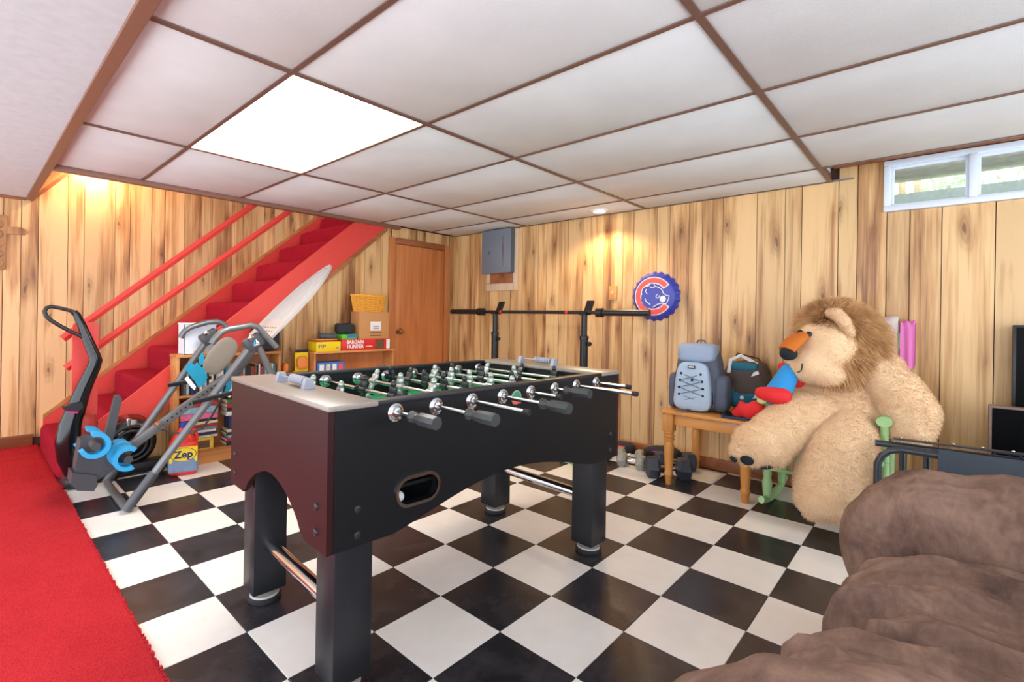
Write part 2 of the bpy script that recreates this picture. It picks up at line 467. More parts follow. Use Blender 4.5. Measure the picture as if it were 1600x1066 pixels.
t = NT('plush'); v = t.coord((1, 1, 1)); n = t.noise(v, 7, 4); f = t.noise(v, 140, 4, 0.7)
t.col(t.mix(0.4, t.ramp(n, [(0.3, lin((236, 196, 148))), (0.7, lin((246, 214, 170)))]), t.ramp(f, [(0.3, lin((224, 178, 132))), (0.7, lin((250, 224, 186)))])))
t.set(Roughness=0.95, Sheen_Weight=0.3); t.bump(f, 0.6, 0.008); M['plush'] = t.m
t = NT('mane_hair'); v = t.coord((1, 1, 1)); n = t.noise(v, 12, 4, 0.7)
t.col(t.ramp(n, [(0.3, lin((168, 120, 76))), (0.5, lin((210, 162, 108))), (0.72, lin((236, 198, 146)))])); t.set(Roughness=0.8); M['mane_hair'] = t.m

t = NT('blanket_print'); v = t.coord((1, 1, 1)); vo = t.n('ShaderNodeTexVoronoi', inp={'Scale': 11.0}); t.l(v, vo.inputs['Vector'])
t.col(t.ramp(vo.outputs['Distance'], [(0.15, lin((196, 170, 190))), (0.3, lin((226, 206, 204))), (0.6, lin((232, 220, 212))), (0.8, lin((210, 150, 180)))])); t.set(Roughness=0.95); M['blanket_print'] = t.m
t = NT('plaid'); v = t.coord((1, 1, 1)); vo = t.n('ShaderNodeTexChecker', inp={'Scale': 45.0}); t.l(v, vo.inputs['Vector'])
vo.inputs[1].default_value = (*lin((206, 190, 120)), 1); vo.inputs[2].default_value = (*lin((176, 60, 50)), 1); t.col(vo.outputs[0]); t.set(Roughness=0.9); M['plaid'] = t.m

def glass(name, tint=(1, 1, 1), rough=0.0, ior=1.45):
    t = NT(name); t.col(tint); t.set(Roughness=rough, Transmission_Weight=1.0, IOR=ior); M[name] = t.m
glass('clear_plastic', (0.86, 0.84, 0.82), 0.06, 1.2)
t = NT('pane_glass'); mx = t.n('ShaderNodeMixShader'); tr = t.n('ShaderNodeBsdfTransparent'); gl = t.n('ShaderNodeBsdfGlossy', inp={'Roughness': 0.02})
tr.inputs[0].default_value = (0.93, 0.96, 0.95, 1); mx.inputs[0].default_value = 0.07; t.l(tr.outputs[0], mx.inputs[1]); t.l(gl.outputs[0], mx.inputs[2]); t.l(mx.outputs[0], t.t.nodes['Material Output'].inputs[0]); M['pane_glass'] = t.m
def emit(name, rgb, st):
    t = NT(name); t.col((0.8, 0.8, 0.8)); t.b.inputs['Emission Color'].default_value = (*rgb, 1); t.b.inputs['Emission Strength'].default_value = st; M[name] = t.m
emit('diffuser', (1.0, 0.94, 0.84), PANEL_W)
emit('bulb_warm', (1.0, 0.72, 0.42), 14.0)
# ================================================================== STRUCTURE
# ---- floor: slab with single vinyl tiles, and red carpet
floor = MB().bx((-2.7, -3.3, -0.08), (2.62, 4.0, -0.004)).build('floor', 'grout', origin=(0, 0, 0)); floor['kind'] = 'structure'
tile_cache = {}
for i in range(-3, 9):
    for j in range(-8, 9):
        x0, x1 = max(i * T, XC), min((i + 1) * T, XW); y0, y1 = j * T, min((j + 1) * T, YD)
        if x1 - x0 < 0.01 or y1 - y0 < 0.01: continue
        key = (round(x1 - x0, 3), round(y1 - y0, 3))
        black = (i + (-j - 1)) % 2 == 0
        k2 = key + (black,)
        if k2 not in tile_cache:
            b = MB().box((0, 0, -0.004), (key[0] - 0.0016, key[1] - 0.0016, 0.008), 0.0012, seg=1)
            o = b.build('tile', 'tile_black' if black else 'tile_white', floor); tile_cache[k2] = o
        else:
            o = tile_cache[k2].copy(); COL.objects.link(o)
        o.location = ((x0 + x1) / 2, (y0 + y1) / 2, 0)
b = MB().bx((-2.3, -3.0, -0.004), (XC, YF, 0.012), 0.006)
carpet = b.build('floor_carpet', 'carpet_red', origin=(-1.4, 0, 0)); carpet['kind'] = 'structure'
# ragged carpet edge tufts
rg = random.Random(3); b = MB()
y = -2.4
while y < 2.55:
    L = rg.uniform(0.004, 0.014); b.box((XC + L * 0.3, y, 0.006), (L, rg.uniform(0.004, 0.01), 0.009), 0, rg.uniform(-0.5, 0.5)); y += rg.uniform(0.006, 0.014)
e = b.build('carpet_fringe', 'carpet_red', carpet, smooth=False); e['kind'] = 'stuff'

def board(parent, outline, o, u, v, depth, mat='wall_wood'):
    """one plank, its own origin at its foot so the grain differs"""
    ob = MB().prism(outline, (), (0, 0, 0), u, v, depth)
    bmesh.ops.bevel(ob.bm, geom=[e for e in ob.bm.edges if e.calc_length() > 0.25 and e.calc_face_angle(0) > 0.6], offset=0.0025, segments=1, affect='EDGES')
    r = ob.build('board', mat, parent, local=True); r.location = o; return r

# ---- wall with the window (x = XW)
WY0, WY1, WZ0, WZ1 = -1.96, -1.136, 1.744, 2.044
hole = [(-WY1, WZ0), (-WY0, WZ0), (-WY0, WZ1), (-WY1, WZ1)]
wall_w = MB().prism([(-YF, -0.05), (3.4, -0.05), (3.4, 2.4), (-YF, 2.4)], [hole], (XW + 0.06, 0, 0), (0, -1, 0), (0, 0, 1), 0.06).build('wall_window', 'groove', origin=(XW, 0, 0), smooth=False); wall_w['kind'] = 'structure'
gx = [709, 718, 730.5, 742, 752, 765, 780, 797, 815, 840, 853, 873, 887, 909, 942, 972, 989, 1025, 1045, 1075, 1096, 1128, 1181, 1225, 1251, 1308, 1338, 1384, 1420, 1470, 1554]
ys = [YD + 0.006] + [PX(g, 470, XW - 0.012).y for g in gx]
while ys[-1] > -3.2: ys.append(ys[-1] - random.choice([0.07, 0.1, 0.13, 0.16]))
for a, bb in zip(ys[:-1], ys[1:]):
    wd = a - bb - 0.004
    if wd < 0.012: continue
    segs = [(0.07, 2.1 if (a + bb) / 2 < -0.87 else ZC + 0.01)]
    if a < WY1 + 0.01 and bb > WY0 - 0.2 or (a > WY1 and bb < WY1): segs = [(0.07, WZ0 - 0.002)] if a <= WY1 + 0.05 else [(0.07, 2.1)]
    for z0, z1 in segs: board(wall_w, [(0, 0), (wd, 0), (wd, z1 - z0), (0, z1 - z0)], (0, a - 0.002, z0), (0, -1, 0), (0, 0, 1), 0.012)
bb_ = MB().bx((XW - 0.026, -3.3, 0.0), (XW - 0.012, YD - 0.02, 0.082), 0.003); o = bb_.build('baseboard_window', 'trim_wood'); o['kind'] = 'structure'
o = MB().bx((XW - 0.03, -3.3, 2.05), (XW - 0.013, -0.89, 2.12), 0.002).build('trim_1', 'trim_wood'); o['kind'] = 'structure'

# ---- window
win = struct('window_1', (XW, WY1, WZ0))
xf0, xf1, th = XW - 0.035, XW + 0.055, 0.032
ym = -1.503
f = MB()
f.bx((xf0, WY0, WZ0), (xf1, WY1, WZ0 + th), 0.004).bx((xf0, WY0, WZ1 - th), (xf1, WY1, WZ1), 0.004).bx((xf0, WY1 - th, WZ0 + th), (xf1, WY1, WZ1 - th), 0.004).bx((xf0, WY0, WZ0 + th), (xf1, WY0 + th, WZ1 - th), 0.004)
f.build('frame', 'vinyl_white', win)
MB().bx((xf0 - 0.004, ym - 0.026, WZ0 + th), (xf1, ym + 0.008, WZ1 - th), 0.004).build('mullion', 'vinyl_white', win)
for (a, c) in ((ym + 0.008, WY1 - th), (WY0 + th, ym - 0.026)):
    s_ = MB(); z0, z1 = WZ0 + th, WZ1 - th; q = 0.013
    s_.bx((XW + 0.0, a, z0), (XW + 0.03, c, z0 + q), 0.002).bx((XW, a, z1 - q), (XW + 0.03, c, z1), 0.002).bx((XW, a, z0 + q), (XW + 0.03, a + q, z1 - q), 0.002).bx((XW, c - q, z0 + q), (XW + 0.03, c, z1 - q), 0.002)
    so = s_.build('sash', 'vinyl_white', win)
    MB().bx((XW + 0.012, a + q, z0 + q), (XW + 0.016, c - q, z1 - q)).build('pane', 'pane_glass', so, smooth=False)
# outside: window well, boards of a deck and a shrub
o = MB().bx((XW + 0.07, -3.2, 1.2), (XW + 0.75, -0.4, 1.79)).bx((XW + 0.75, -3.2, 1.2), (XW + 0.9, -0.4, 1.995)).build('window_well', 'concrete', smooth=False); tag(o, 'pale concrete window well and ledge outside the basement window', 'window well')
o = MB().bx((XW + 0.9, -5, 1.2), (7.5, 3, 1.99)).build('ground', 'leaf', smooth=False); o['kind'] = 'structure'
dk = thing('deck_beam', 'weathered grey deck boards seen through the top of the basement window', 'deck', (XW + 0.6, -1.6, 2.08))
for k in range(3): MB().bx((XW + 0.42 + k * 0.15, -3.2, 2.075 + k * 0.012), (XW + 0.56 + k * 0.15, -0.3, 2.105 + k * 0.012), 0.004).build('deck_board', 'siding', dk)
for k, (yy) in enumerate((-1.17, -1.255)):
    o = MB().bx((XW + 0.95, yy - 0.02, 1.99), (XW + 0.99, yy + 0.02, 3.0), 0.003).build('fence_post', 'bare_wood'); tag(o, 'pale wooden post outside the basement window, %s' % ('hard beside the frame' if k == 0 else 'next to the shrub'), 'post', 'posts outside the window')
def leaf_cloud(name, label, c, r, n, seed, size):
    rr = np.random.default_rng(seed); root = thing(name, label, 'shrub', (c[0], c[1], 1.99), group='shrubs outside the window')
    d = rr.normal(0, 1, (n, 3)); d /= np.linalg.norm(d, axis=1)[:, None]; P = np.array(c) + d * (rr.random((n, 1)) ** 0.4) * np.array(r)
    b = MB()
    for p in P:
        u = Vector(rr.normal(0, 1, 3)).normalized(); v = u.orthogonal().normalized(); s = size * rr.uniform(0.6, 1.3); p = Vector(p)
        b.raw([p - u * s, p - v * s * 0.45, p + u * s, p + v * s * 0.45], [(0, 1, 2, 3)])
    o = b.build('leaves', 'leaf', root, smooth=False); o['kind'] = 'stuff'
    MB().tube([(c[0], c[1], 1.99), (c[0] + 0.03, c[1], c[2])], [0.03, 0.012], 8).build('stem', 'siding', root)
leaf_cloud('garden_shrub', 'loose leafy green shrub outside the left window pane', (4.6, -1.42, 2.36), (0.45, 0.36, 0.36), 420, 1, 0.042)
leaf_cloud('garden_shrub', 'bushy green shrub outside the right window pane', (4.7, -2.15, 2.36), (0.45, 0.36, 0.36), 460, 2, 0.042)

# ---- far wall behind the stairs (y = YF)
wall_f = MB().bx((-3.4, YF, -0.05), (XW + 0.1, YF + 0.06, 4.2)).build('wall_stair', 'groove', origin=(0, YF, 0), smooth=False); wall_f['kind'] = 'structure'
gx = [58.5, 104.7, 130, 178, 201.5, 235, 256, 286.5, 330, 361, 378.6, 411, 427, 443.6, 472.6, 487, 510, 530, 548]
xs = [PY(g, 470, YF - 0.012).x for g in gx]
l = [xs[0]]
while l[-1] > -3.3: l.append(l[-1] - random.choice([0.1, 0.16, 0.2, 0.24]))
r_ = [xs[-1]]
while r_[-1] < XW: r_.append(r_[-1] + random.choice([0.08, 0.12, 0.16]))
xs = l[::-1][:-1] + xs + r_[1:]
for a, c in zip(xs[:-1], xs[1:]):
    board(wall_f, [(0, 0), (c - a - 0.004, 0), (c - a - 0.004, 2.5), (0, 2.5)], (a + 0.002, 0, 0.07), (1, 0, 0), (0, 0, 1), 0.012)
o = MB().bx((-3.3, YF - 0.028, 0.012), (-0.9, YF - 0.0125, 0.10), 0.003).build('baseboard_stair', 'trim_wood'); o['kind'] = 'structure'

# ---- wall below the stairs and round the door (y = YD)
def zs_bot(x): return 0.655 + 0.83 * x
wall_d = struct('wall_door', (0, YD + 0.005, 0))
MB().prism([(-0.6, 0), (1.62, 0), (1.62, zs_bot(1.62) + 0.1), (-0.6, zs_bot(-0.6) + 0.1)], (), (0, YD + 0.045, 0), (1, 0, 0), (0, 0, 1), 0.02).build('wall_backing', 'groove', wall_d, smooth=False)
MB().bx((1.58, YD + 0.02, -0.02), (XW, YD + 0.06, 2.4)).build('wall_backing', 'groove', wall_d, smooth=False)
gx = [150, 175, 205, 232, 262, 290, 315, 345, 372, 400, 421, 442, 463, 489.5, 526.6, 553.4, 568, 595.6, 606]
xs = [PY(g, 560, YD).x for g in gx]
for a, c in zip(xs[:-1], xs[1:]):
    za, zc_ = zs_bot(a) + 0.06, zs_bot(c) + 0.06
    if zc_ < 0.05: continue
    board(wall_d, [(0, 0), (c - a - 0.004, 0), (c - a - 0.004, zc_), (0, max(za, 0.02))], (a + 0.002, 0.014, 0), (1, 0, 0), (0, 0, 1), 0.012)
for a, c, z0, z1 in [(xs[-1], xs[-1] + 0.03, 0, 1.97)] + [(1.63 + k * 0.115, 1.63 + (k + 1) * 0.115, 1.86, ZC) for k in range(7)] + [(2.42, 2.455, 0, ZC), (2.455, 2.4915, 0, ZC)]:
    board(wall_d, [(0, 0), (c - a - 0.004, 0), (c - a - 0.004, z1 - z0), (0, z1 - z0)], (a + 0.002, 0.014, z0), (1, 0, 0), (0, 0, 1), 0.012)

door = struct('door_1', (2.0, YD, 0))
dx0, dx1, dz = 1.68, 2.345, 1.80
MB().bx((dx0, YD - 0.004, 0.008), (dx1, YD + 0.018, dz), 0.002).build('leaf', 'door_wood', door)
MB().bx((dx0 - 0.072, YD - 0.02, 0), (dx0 - 0.004, YD + 0.003, dz + 0.062), 0.004).build('casing', 'door_wood', door)
MB().bx((dx1 + 0.004, YD - 0.02, 0), (dx1 + 0.072, YD + 0.003, dz + 0.062), 0.004).build('casing', 'door_wood', door)
MB().bx((dx0 - 0.004, YD - 0.0205, dz + 0.004), (dx1 + 0.004, YD + 0.003, dz + 0.062), 0.004).build('casing', 'trim_wood', door)
kp = PY(617.5, 518, YD - 0.03)
kn = MB().lathe([(0.030, 0), (0.030, 0.006), (0.012, 0.010), (0.011, 0.03), (0.024, 0.036), (0.029, 0.05), (0.022, 0.062), (0.004, 0.066)], (dx0 + 0.055, YD - 0.005, kp.z), (0, -1, 0)); kn.build('knob', 'brass', door)
for hz in (1.62, 0.9, 0.2): MB().bx((dx1 - 0.004, YD - 0.012, hz - 0.045), (dx1 + 0.006, YD - 0.002, hz + 0.045), 0.002).build('hinge', 'brass', door)

# ---- ceiling: slab, tiles in a brown grid
XG = [-0.94] + [-0.4635 + 0.6431 * i for i in range(5)] + [XW - 0.013]
YG = [-3.3, -2.0946, -0.8751, 0.3444, 1.5639, YD - 0.045]
XP = XG[-2]                                   # the last row is left open beside the window
ceil = MB().bx((-3.4, -3.4, ZC + 0.06), (XP, YD, ZC + 0.12)).bx((XP, -0.87, ZC + 0.06), (XW + 0.06, YD, ZC + 0.12)).bx((XP - 0.03, -3.4, 2.34), (XW + 0.06, -0.87, 2.42)).bx((XP - 0.03, -3.4, ZC + 0.12), (XP, -0.87, 2.34)).bx((XP, -0.87, ZC + 0.12), (XW + 0.06, -0.84, 2.42)).build('ceiling', 'soffit_white', origin=(0, 0, ZC + 0.06), smooth=False); ceil['kind'] = 'structure'
LIGHT = (1, 3)
for i in range(len(XG) - 1):
    for j in range(len(YG) - 1):
        if i == len(XG) - 2 and j < 2: continue
        if (i, j) == LIGHT: continue
        MB().bx((XG[i] + 0.006, YG[j] + 0.006, ZC + 0.001), (XG[i + 1] - 0.006, YG[j + 1] - 0.006, ZC + 0.014), 0.003).build('ceiling_tile', 'ceiling_board', ceil)
tw = 0.012
for j in (1, 2, 3, 4):
    y = YG[j]
    b = MB().bx((XG[0], y - tw, ZC - 0.005), (XG[-1] if j >= 2 else XP, y + tw, ZC + 0.0005)).bx((XG[0], y - 0.002, ZC + 0.001), (XG[-1] if j >= 2 else XP, y + 0.002, ZC + 0.045)); b.build('main_tee', 'tee_brown', ceil, smooth=False)
for i in (1, 2, 3, 4, 5):
    for j in range(5):
        if i == 5 and j < 2:
            MB().bx((XG[i] - tw, YG[j] + tw, ZC - 0.004), (XG[i] + tw, YG[j + 1] - tw, ZC + 0.0005)).build('cross_tee', 'tee_brown', ceil, smooth=False); continue
        MB().bx((XG[i] - tw * 0.8, YG[j] + tw, ZC - 0.004), (XG[i] + tw * 0.8, YG[j + 1] - tw, ZC + 0.0005)).build('cross_tee', 'tee_brown', ceil, smooth=False)
MB().bx((XW - 0.03, -0.87, ZC - 0.004), (XW - 0.0125, YD - 0.02, ZC + 0.0005)).build('wall_angle', 'tee_brown', ceil, smooth=False)
MB().bx((XW - 0.032, -0.99, ZC - 0.003), (XW - 0.0125, -0.888, ZC + 0.004)).build('wall_angle', 'panel_grey', ceil, smooth=False)
o = MB().bx((XG[0], YD - 0.045, ZC - 0.03), (1.72, YD + 0.01, ZC + 0.03), 0.003).build('trim_2', 'fascia'); o['kind'] = 'structure'
# header above the stair opening, stairwell lid
o = MB().bx((-1.0, YD - 0.03, ZC + 0.03), (XW, YD + 0.02, 3.2)).build('wall_header', 'soffit_white', smooth=False); o['kind'] = 'structure'
o = MB().prism([(-0.93, 1.965), (2.56, 1.965 + 3.49 * 1.16), (2.56, 6.1), (-0.93, 2.06)], (), (0, YF, 0), (1, 0, 0), (0, 0, 1), YF - YD).build('ceiling_stairwell', 'door_wood', smooth=False); o['kind'] = 'structure'
o = MB().prism([(-0.93, 1.93), (0.3, 1.93 + 1.23 * 1.16), (0.3, 1.97 + 1.23 * 1.16), (-0.93, 1.97)], (), (0, YF - 0.013, 0), (1, 0, 0), (0, 0, 1), 0.02).build('trim_3', 'trim_wood', smooth=False); o['kind'] = 'structure'
o = MB().bx((XW, YD, 2.4), (XW + 0.06, YF, 6.2)).build('wall_stair_end', 'soffit_white', smooth=False); o['kind'] = 'structure'
# plain lower strip of ceiling on the carpet side with its edge moulding
o = MB().bx((-3.4, -3.4, 1.957), (-0.945, YF, 2.03)).build('ceiling_soffit', 'soffit_white', smooth=False); o['kind'] = 'structure'
o = MB().bx((-0.962, -3.4, 1.942), (-0.918, YF - 0.015, 1.9568), 0.002).bx((-0.9445, -3.4, 1.9568), (-0.9405, YF - 0.015, 2.03)).build('trim_4', 'fascia', smooth=False); o['kind'] = 'structure'
o = MB().bx((-3.3, YF - 0.03, 1.935), (-0.965, YF - 0.0125, 1.9568), 0.002).build('trim_5', 'trim_wood', smooth=False); o['kind'] = 'structure'

# ---- ceiling light panel
lx0, lx1, ly0, ly1 = XG[1] + tw, XG[2] - tw, YG[3] + tw, YG[4] - tw
cl = thing('ceiling_light', 'glowing rectangular light panel set into the tiled ceiling', 'ceiling light', ((lx0 + lx1) / 2, (ly0 + ly1) / 2, ZC))
MB().bx((lx0, ly0, ZC + 0.001), (lx1, ly1, ZC + 0.006)).build('diffuser', 'diffuser', cl, smooth=False)
MB().bx((lx0 - 0.004, ly0 - 0.004, ZC + 0.007), (lx1 + 0.004, ly1 + 0.004, ZC + 0.055)).build('housing', 'white', cl, smooth=False)
# ---- recessed spot near the wall
rx, ry = 2.30, 0.66
rl = thing('recessed_light', 'round recessed spotlight in the ceiling near the panelled wall', 'ceiling light', (rx, ry, ZC - 0.012))
MB().lathe([(0.052, 0.0), (0.068, 0.002), (0.072, 0.012), (0.052, 0.0125)], (rx, ry, ZC - 0.012)).build('trim_ring', 'white', rl)
MB().lathe([(0.045, -0.002), (0.045, 0.0005)], (rx, ry, ZC - 0.0125)).build('bulb', 'bulb_warm', rl)
ld = bpy.data.lights.new('spot_light', 'SPOT'); ld.energy = SPOT_W; ld.color = (1, 0.72, 0.42); ld.spot_size = 2.6; ld.spot_blend = 0.5; ld.shadow_soft_size = 0.04
lo = bpy.data.objects.new('spot_light', ld); COL.objects.link(lo); lo.parent = rl; lo.location = (0, 0, -0.01); lo.rotation_euler = (0, 0.25, 0)
# ---- bulb in the stairwell
sl = thing('stairwell_lamp', 'warm bare bulb fixture high on the stairwell wall', 'lamp', (-0.56, YF - 0.013, 2.30))
MB().lathe([(0.05, 0), (0.05, 0.015), (0.025, 0.02), (0.025, 0.05)], (-0.56, YF - 0.013, 2.30), (0, -1, 0)).build('holder', 'white', sl)
MB().ell((-0.56, YF - 0.105, 2.30), (0.04, 0.045, 0.04)).build('bulb', 'bulb_warm', sl)
ld = bpy.data.lights.new('stair_light', 'POINT'); ld.energy = BULB_W; ld.color = (1, 0.80, 0.54); ld.shadow_soft_size = 0.06
lo = bpy.data.objects.new('stair_light', ld); COL.objects.link(lo); lo.parent = sl; lo.location = (0, -0.16, -0.02)

# ================================================================== STAIRCASE
st = thing('staircase', 'red carpeted staircase with red painted stringer, rails and newel board', 'staircase', (-0.75, 3.2, 0))
for k in range(11):
    xn, zt_ = -0.867 + 0.2345 * k, 0.185 + 0.1985 * k
    y1 = 3.785
    b = superbox((xn + 0.15, (2.68 + y1) / 2, zt_ - 0.115), (0.30, y1 - 2.68, 0.23), n=9, res=16, wr=0.0025, wf=9, seed=k)
    b.build('step', 'stair_carpet', st)
MB().prism([(-0.72, 0.93 + 0.84 * -0.72), (1.6, 0.93 + 0.84 * 1.6), (1.6, zs_bot(1.6)), (-0.72, max(0.0, zs_bot(-0.72)))], (), (0, YD + 0.004, 0), (1, 0, 0), (0, 0, 1), 0.028).build('stringer', 'stringer_red', st)
MB().prism([(-0.5, zs_bot(-0.5)), (1.58, zs_bot(1.58)), (1.58, zs_bot(1.58) - 0.05), (-0.5, zs_bot(-0.5) - 0.05)], (), (0, YD + 0.003, 0), (1, 0, 0), (0, 0, 1), 0.02).build('stringer_trim', 'trim_wood', st)
def zn(x): return 0.919 + 0.847 * x
MB().prism([(-0.84, zn(-0.84) + 0.0), (2.0, zn(2.0) + 0.0), (2.0, zn(2.0) - 0.3), (-0.84, 0.012)], (), (0, YF - 0.013, 0), (1, 0, 0), (0, 0, 1), 0.02).build('skirt_board', 'stringer_red', st)
MB().prism([(-0.84, zn(-0.84) + 0.036), (2.0, zn(2.0) + 0.036), (2.0, zn(2.0) + 0.001), (-0.84, zn(-0.84) + 0.001)], (), (0, YF - 0.013, 0), (1, 0, 0), (0, 0, 1), 0.022).build('skirt_trim', 'shelf_wood', st)
nw = [(-0.812, 0.0), (-0.683, 0.0), (-0.683, 0.985), (-0.69, 1.0), (-0.703, 1.007), (-0.79, 1.007), (-0.805, 1.0), (-0.812, 0.985)]
MB().prism(nw, (), (0, YD + 0.004, 0), (1, 0, 0), (0, 0, 1), 0.036).build('newel_post', 'stringer_red', st)
for (xa, za, xb, zb_) in ((-0.854, 0.902, 0.60, 2.217), (-0.836, 0.714, 0.62, 1.965)):
    d = Vector((xb - xa, 0, zb_ - za)).normalized()
    MB().tube([(xa, YD + 0.03, za), (xb, YD + 0.03, zb_)], 0.026, 4, flat=(0.9, 0.6), up=(d.z, 0, -d.x)).build('handrail', 'stringer_red', st, angle=20)

# ================================================================== WALL THINGS
# breaker panel on its timber frame
a = PX(754, 357, XW - 0.1); c = PX(797, 425, XW - 0.1)
y0, y1, z0, z1 = c.y, a.y, c.z, ZC - 0.012
ep = thing('breaker_panel', 'grey metal electrical breaker panel on the panelled wall', 'electrical panel', (XW - 0.013, (y0 + y1) / 2, z0))
MB().bx((XW - 0.095, y0, z0), (XW - 0.036, y1, z1), 0.003).build('case', 'panel_dark', ep)
cv = MB().bx((XW - 0.103, y0 - 0.004, z0 - 0.004), (XW - 0.0955, y1 + 0.004, z1), 0.002).build('cover', 'panel_grey', ep)
MB().bx((XW - 0.109, y0 + 0.10, z0 + 0.07), (XW - 0.1035, y1 - 0.07, z1 - 0.07), 0.002).build('hatch', 'panel_grey', cv)
MB().bx((XW - 0.111, y0 + 0.086, z0 + 0.07), (XW - 0.1035, y0 + 0.092, z1 - 0.07)).build('hinge_strip', 'chrome', cv)
MB().bx((XW - 0.1125, y1 - 0.115, z0 + 0.19), (XW - 0.1095, y1 - 0.095, z0 + 0.225), 0.001).build('latch', 'panel_dark', cv)
fr = thing('timber_surround', 'pale bare timber surround with brown board behind the breaker panel', 'wood frame', (XW - 0.013, 1.86, 1.35))
fy0, fy1, fz0 = 1.655, 2.07, 1.35
MB().bx((XW - 0.035, fy0, fz0), (XW - 0.013, fy0 + 0.055, ZC - 0.012), 0.002).build('post', 'bare_wood', fr)
MB().bx((XW - 0.035, fy1 - 0.045, fz0 + 0.08), (XW - 0.013, fy1, ZC - 0.012), 0.002).build('post', 'bare_wood', fr)
MB().bx((XW - 0.0355, fy0 + 0.056, fz0), (XW - 0.013, fy1, fz0 + 0.075), 0.002).build('rail', 'bare_wood', fr)
MB().bx((XW - 0.022, fy0 + 0.056, fz0 + 0.076), (XW - 0.0125, fy1 - 0.046, z0 + 0.1), 0.001).build('back_board', 'trim_wood', fr)

# switch plate
p = PX(958, 458, XW - 0.013)
sp = thing('light_switch', 'brown light switch plate on the wall boards beside the bottle-cap sign', 'light switch', (XW - 0.013, p.y, p.z - 0.058))
MB().box((XW - 0.0165, p.y, p.z), (0.007, 0.075, 0.118), 0.003).build('plate', 'shelf_wood', sp)
MB().box((XW - 0.025, p.y, p.z + 0.004), (0.012, 0.01, 0.022), 0.002).build('toggle', 'bare_wood', sp)

# bottle-cap sign
p = PX(1021, 463, XW - 0.06); sy, sz = p.y, p.z; Rc = 0.19
sg = thing('bottle_cap_sign', 'round blue crimped bottle-cap wall sign with red letter C and bear head', 'wall sign', (XW - 0.013, sy, sz - Rc))
xF = XW - 0.062
b = MB(); rings = []
for (r, x, amp) in ((0.155, xF, 0), (0.166, xF + 0.004, 0), (0.176, xF + 0.022, 0.002), (0.192, XW - 0.016, 0.006), (0.186, XW - 0.0135, 0.006)):
    rings.append([b._v((x, sy + math.cos(2 * PI * k / 168) * (r + amp * math.cos(21 * 2 * PI * k / 168)), sz + math.sin(2 * PI * k / 168) * (r + amp * math.cos(21 * 2 * PI * k / 168)))) for k in range(168)])
for A, B in zip(rings[:-1], rings[1:]):
    for k in range(168): b.bm.faces.new((A[k], A[(k + 1) % 168], B[(k + 1) % 168], B[k]))
b.bm.faces.new(rings[0]); b.bm.faces.new(rings[-1][::-1]); b.build('cap', 'sign_blue', sg)
def sgp(cx, cy): return ((cx - 510) / 285 * 0.157, (560 - cy) / 285 * 0.157)
def ringC(r0, r1, a0, a1, cx=0.0):
    n = 48; out = [(r1 * math.cos(a0 + (a1 - a0) * k / n), r1 * math.sin(a0 + (a1 - a0) * k / n)) for k in range(n + 1)]
    inn = [(cx + r0 * math.cos(a0 + (a1 - a0) * k / n), r0 * math.sin(a0 + (a1 - a0) * k / n)) for k in range(n + 1)]
    return out + inn[::-1]
U, V = (0, -1, 0), (0, 0, 1); so = (xF, sy, sz)
MB().prism(ringC(0.098, 0.152, 0.60, 2 * PI - 0.56), (), so, U, V, 0.0012).build('letter_outline', 'white', sg, smooth=False)
MB().prism(ringC(0.106, 0.145, 0.66, 2 * PI - 0.62), (), (xF - 0.0012, sy, sz), U, V, 0.001).build('letter', 'sign_red', sg, smooth=False)
def stroke(pts, w, name, mat='white', lift=0.0018):
    P = [sgp(*q) for q in pts]; b = MB().tube([(xF - lift, sy - u, sz + v) for u, v in P], w, 6, flat=(1, 1)); return b.build(name, mat, sg)
head = [(338, 540), (335, 490), (352, 445), (390, 418), (440, 410), (452, 385), (480, 372), (515, 380), (528, 415), (575, 432), (620, 455), (645, 485), (652, 515), (690, 548), (737, 556), (733, 600), (712, 650), (690, 672), (640, 660), (575, 676), (505, 720)]
MB().prism([sgp(*q) for q in head + [(430, 735), (365, 690), (330, 620)]], (), (xF - 0.0012, sy, sz), U, V, 0.0008).build('bear_head', 'sign_blue', sg, smooth=False)
stroke(head, 0.0034, 'outline')
stroke([(405, 455), (394, 490), (422, 530)], 0.0034, 'fur_stroke'); stroke([(392, 590), (402, 630), (470, 682)], 0.0038, 'fur_stroke'); stroke([(455, 415), (480, 440), (530, 430)], 0.003, 'fur_stroke')
stroke([(575 + 24 * math.cos(a), 562 + 26 * math.sin(a)) for a in [k * PI / 6 for k in range(-1, 10)]], 0.003, 'eye')
MB().prism([sgp(650 + 44 * math.cos(a), 600 + 46 * math.sin(a)) for a in [k * PI / 8 for k in range(16)]], (), (xF - 0.002, sy, sz), U, V, 0.001).build('snout', 'white', sg, smooth=False)

# carved wooden cross at the picture's edge of the far wall
p = PY(-6, 378, YF - 0.013); cx_ = p.x
cr = thing('wall_cross', 'carved brown wooden cross hanging on the pale wall boards left of the stairs', 'cross', (cx_, YF - 0.013, 1.36))
MB().bx((cx_ - 0.055, YF - 0.035, 1.385), (cx_ + 0.055, YF - 0.0135, 1.80), 0.008).build('upright', 'carved', cr)
arm = MB(); arm.prism([(-0.19, 1.66), (-0.15, 1.70), (0.13, 1.72), (0.165, 1.705), (0.175, 1.69), (0.16, 1.665), (-0.15, 1.652)], (), (cx_, YF - 0.0135, 0.0), (1, 0, 0), (0, 0, 1), 0.018); arm.build('crossbar', 'carved', cr)
for k in range(5):
    zc = 1.43 + k * 0.075
    MB().tube([(cx_ + 0.035 * math.cos(a), YF - 0.036, zc + 0.03 * math.sin(a)) for a in [q * PI / 8 for q in range(16)]], 0.005, 6, closed=True).build('carving', 'carved', cr)
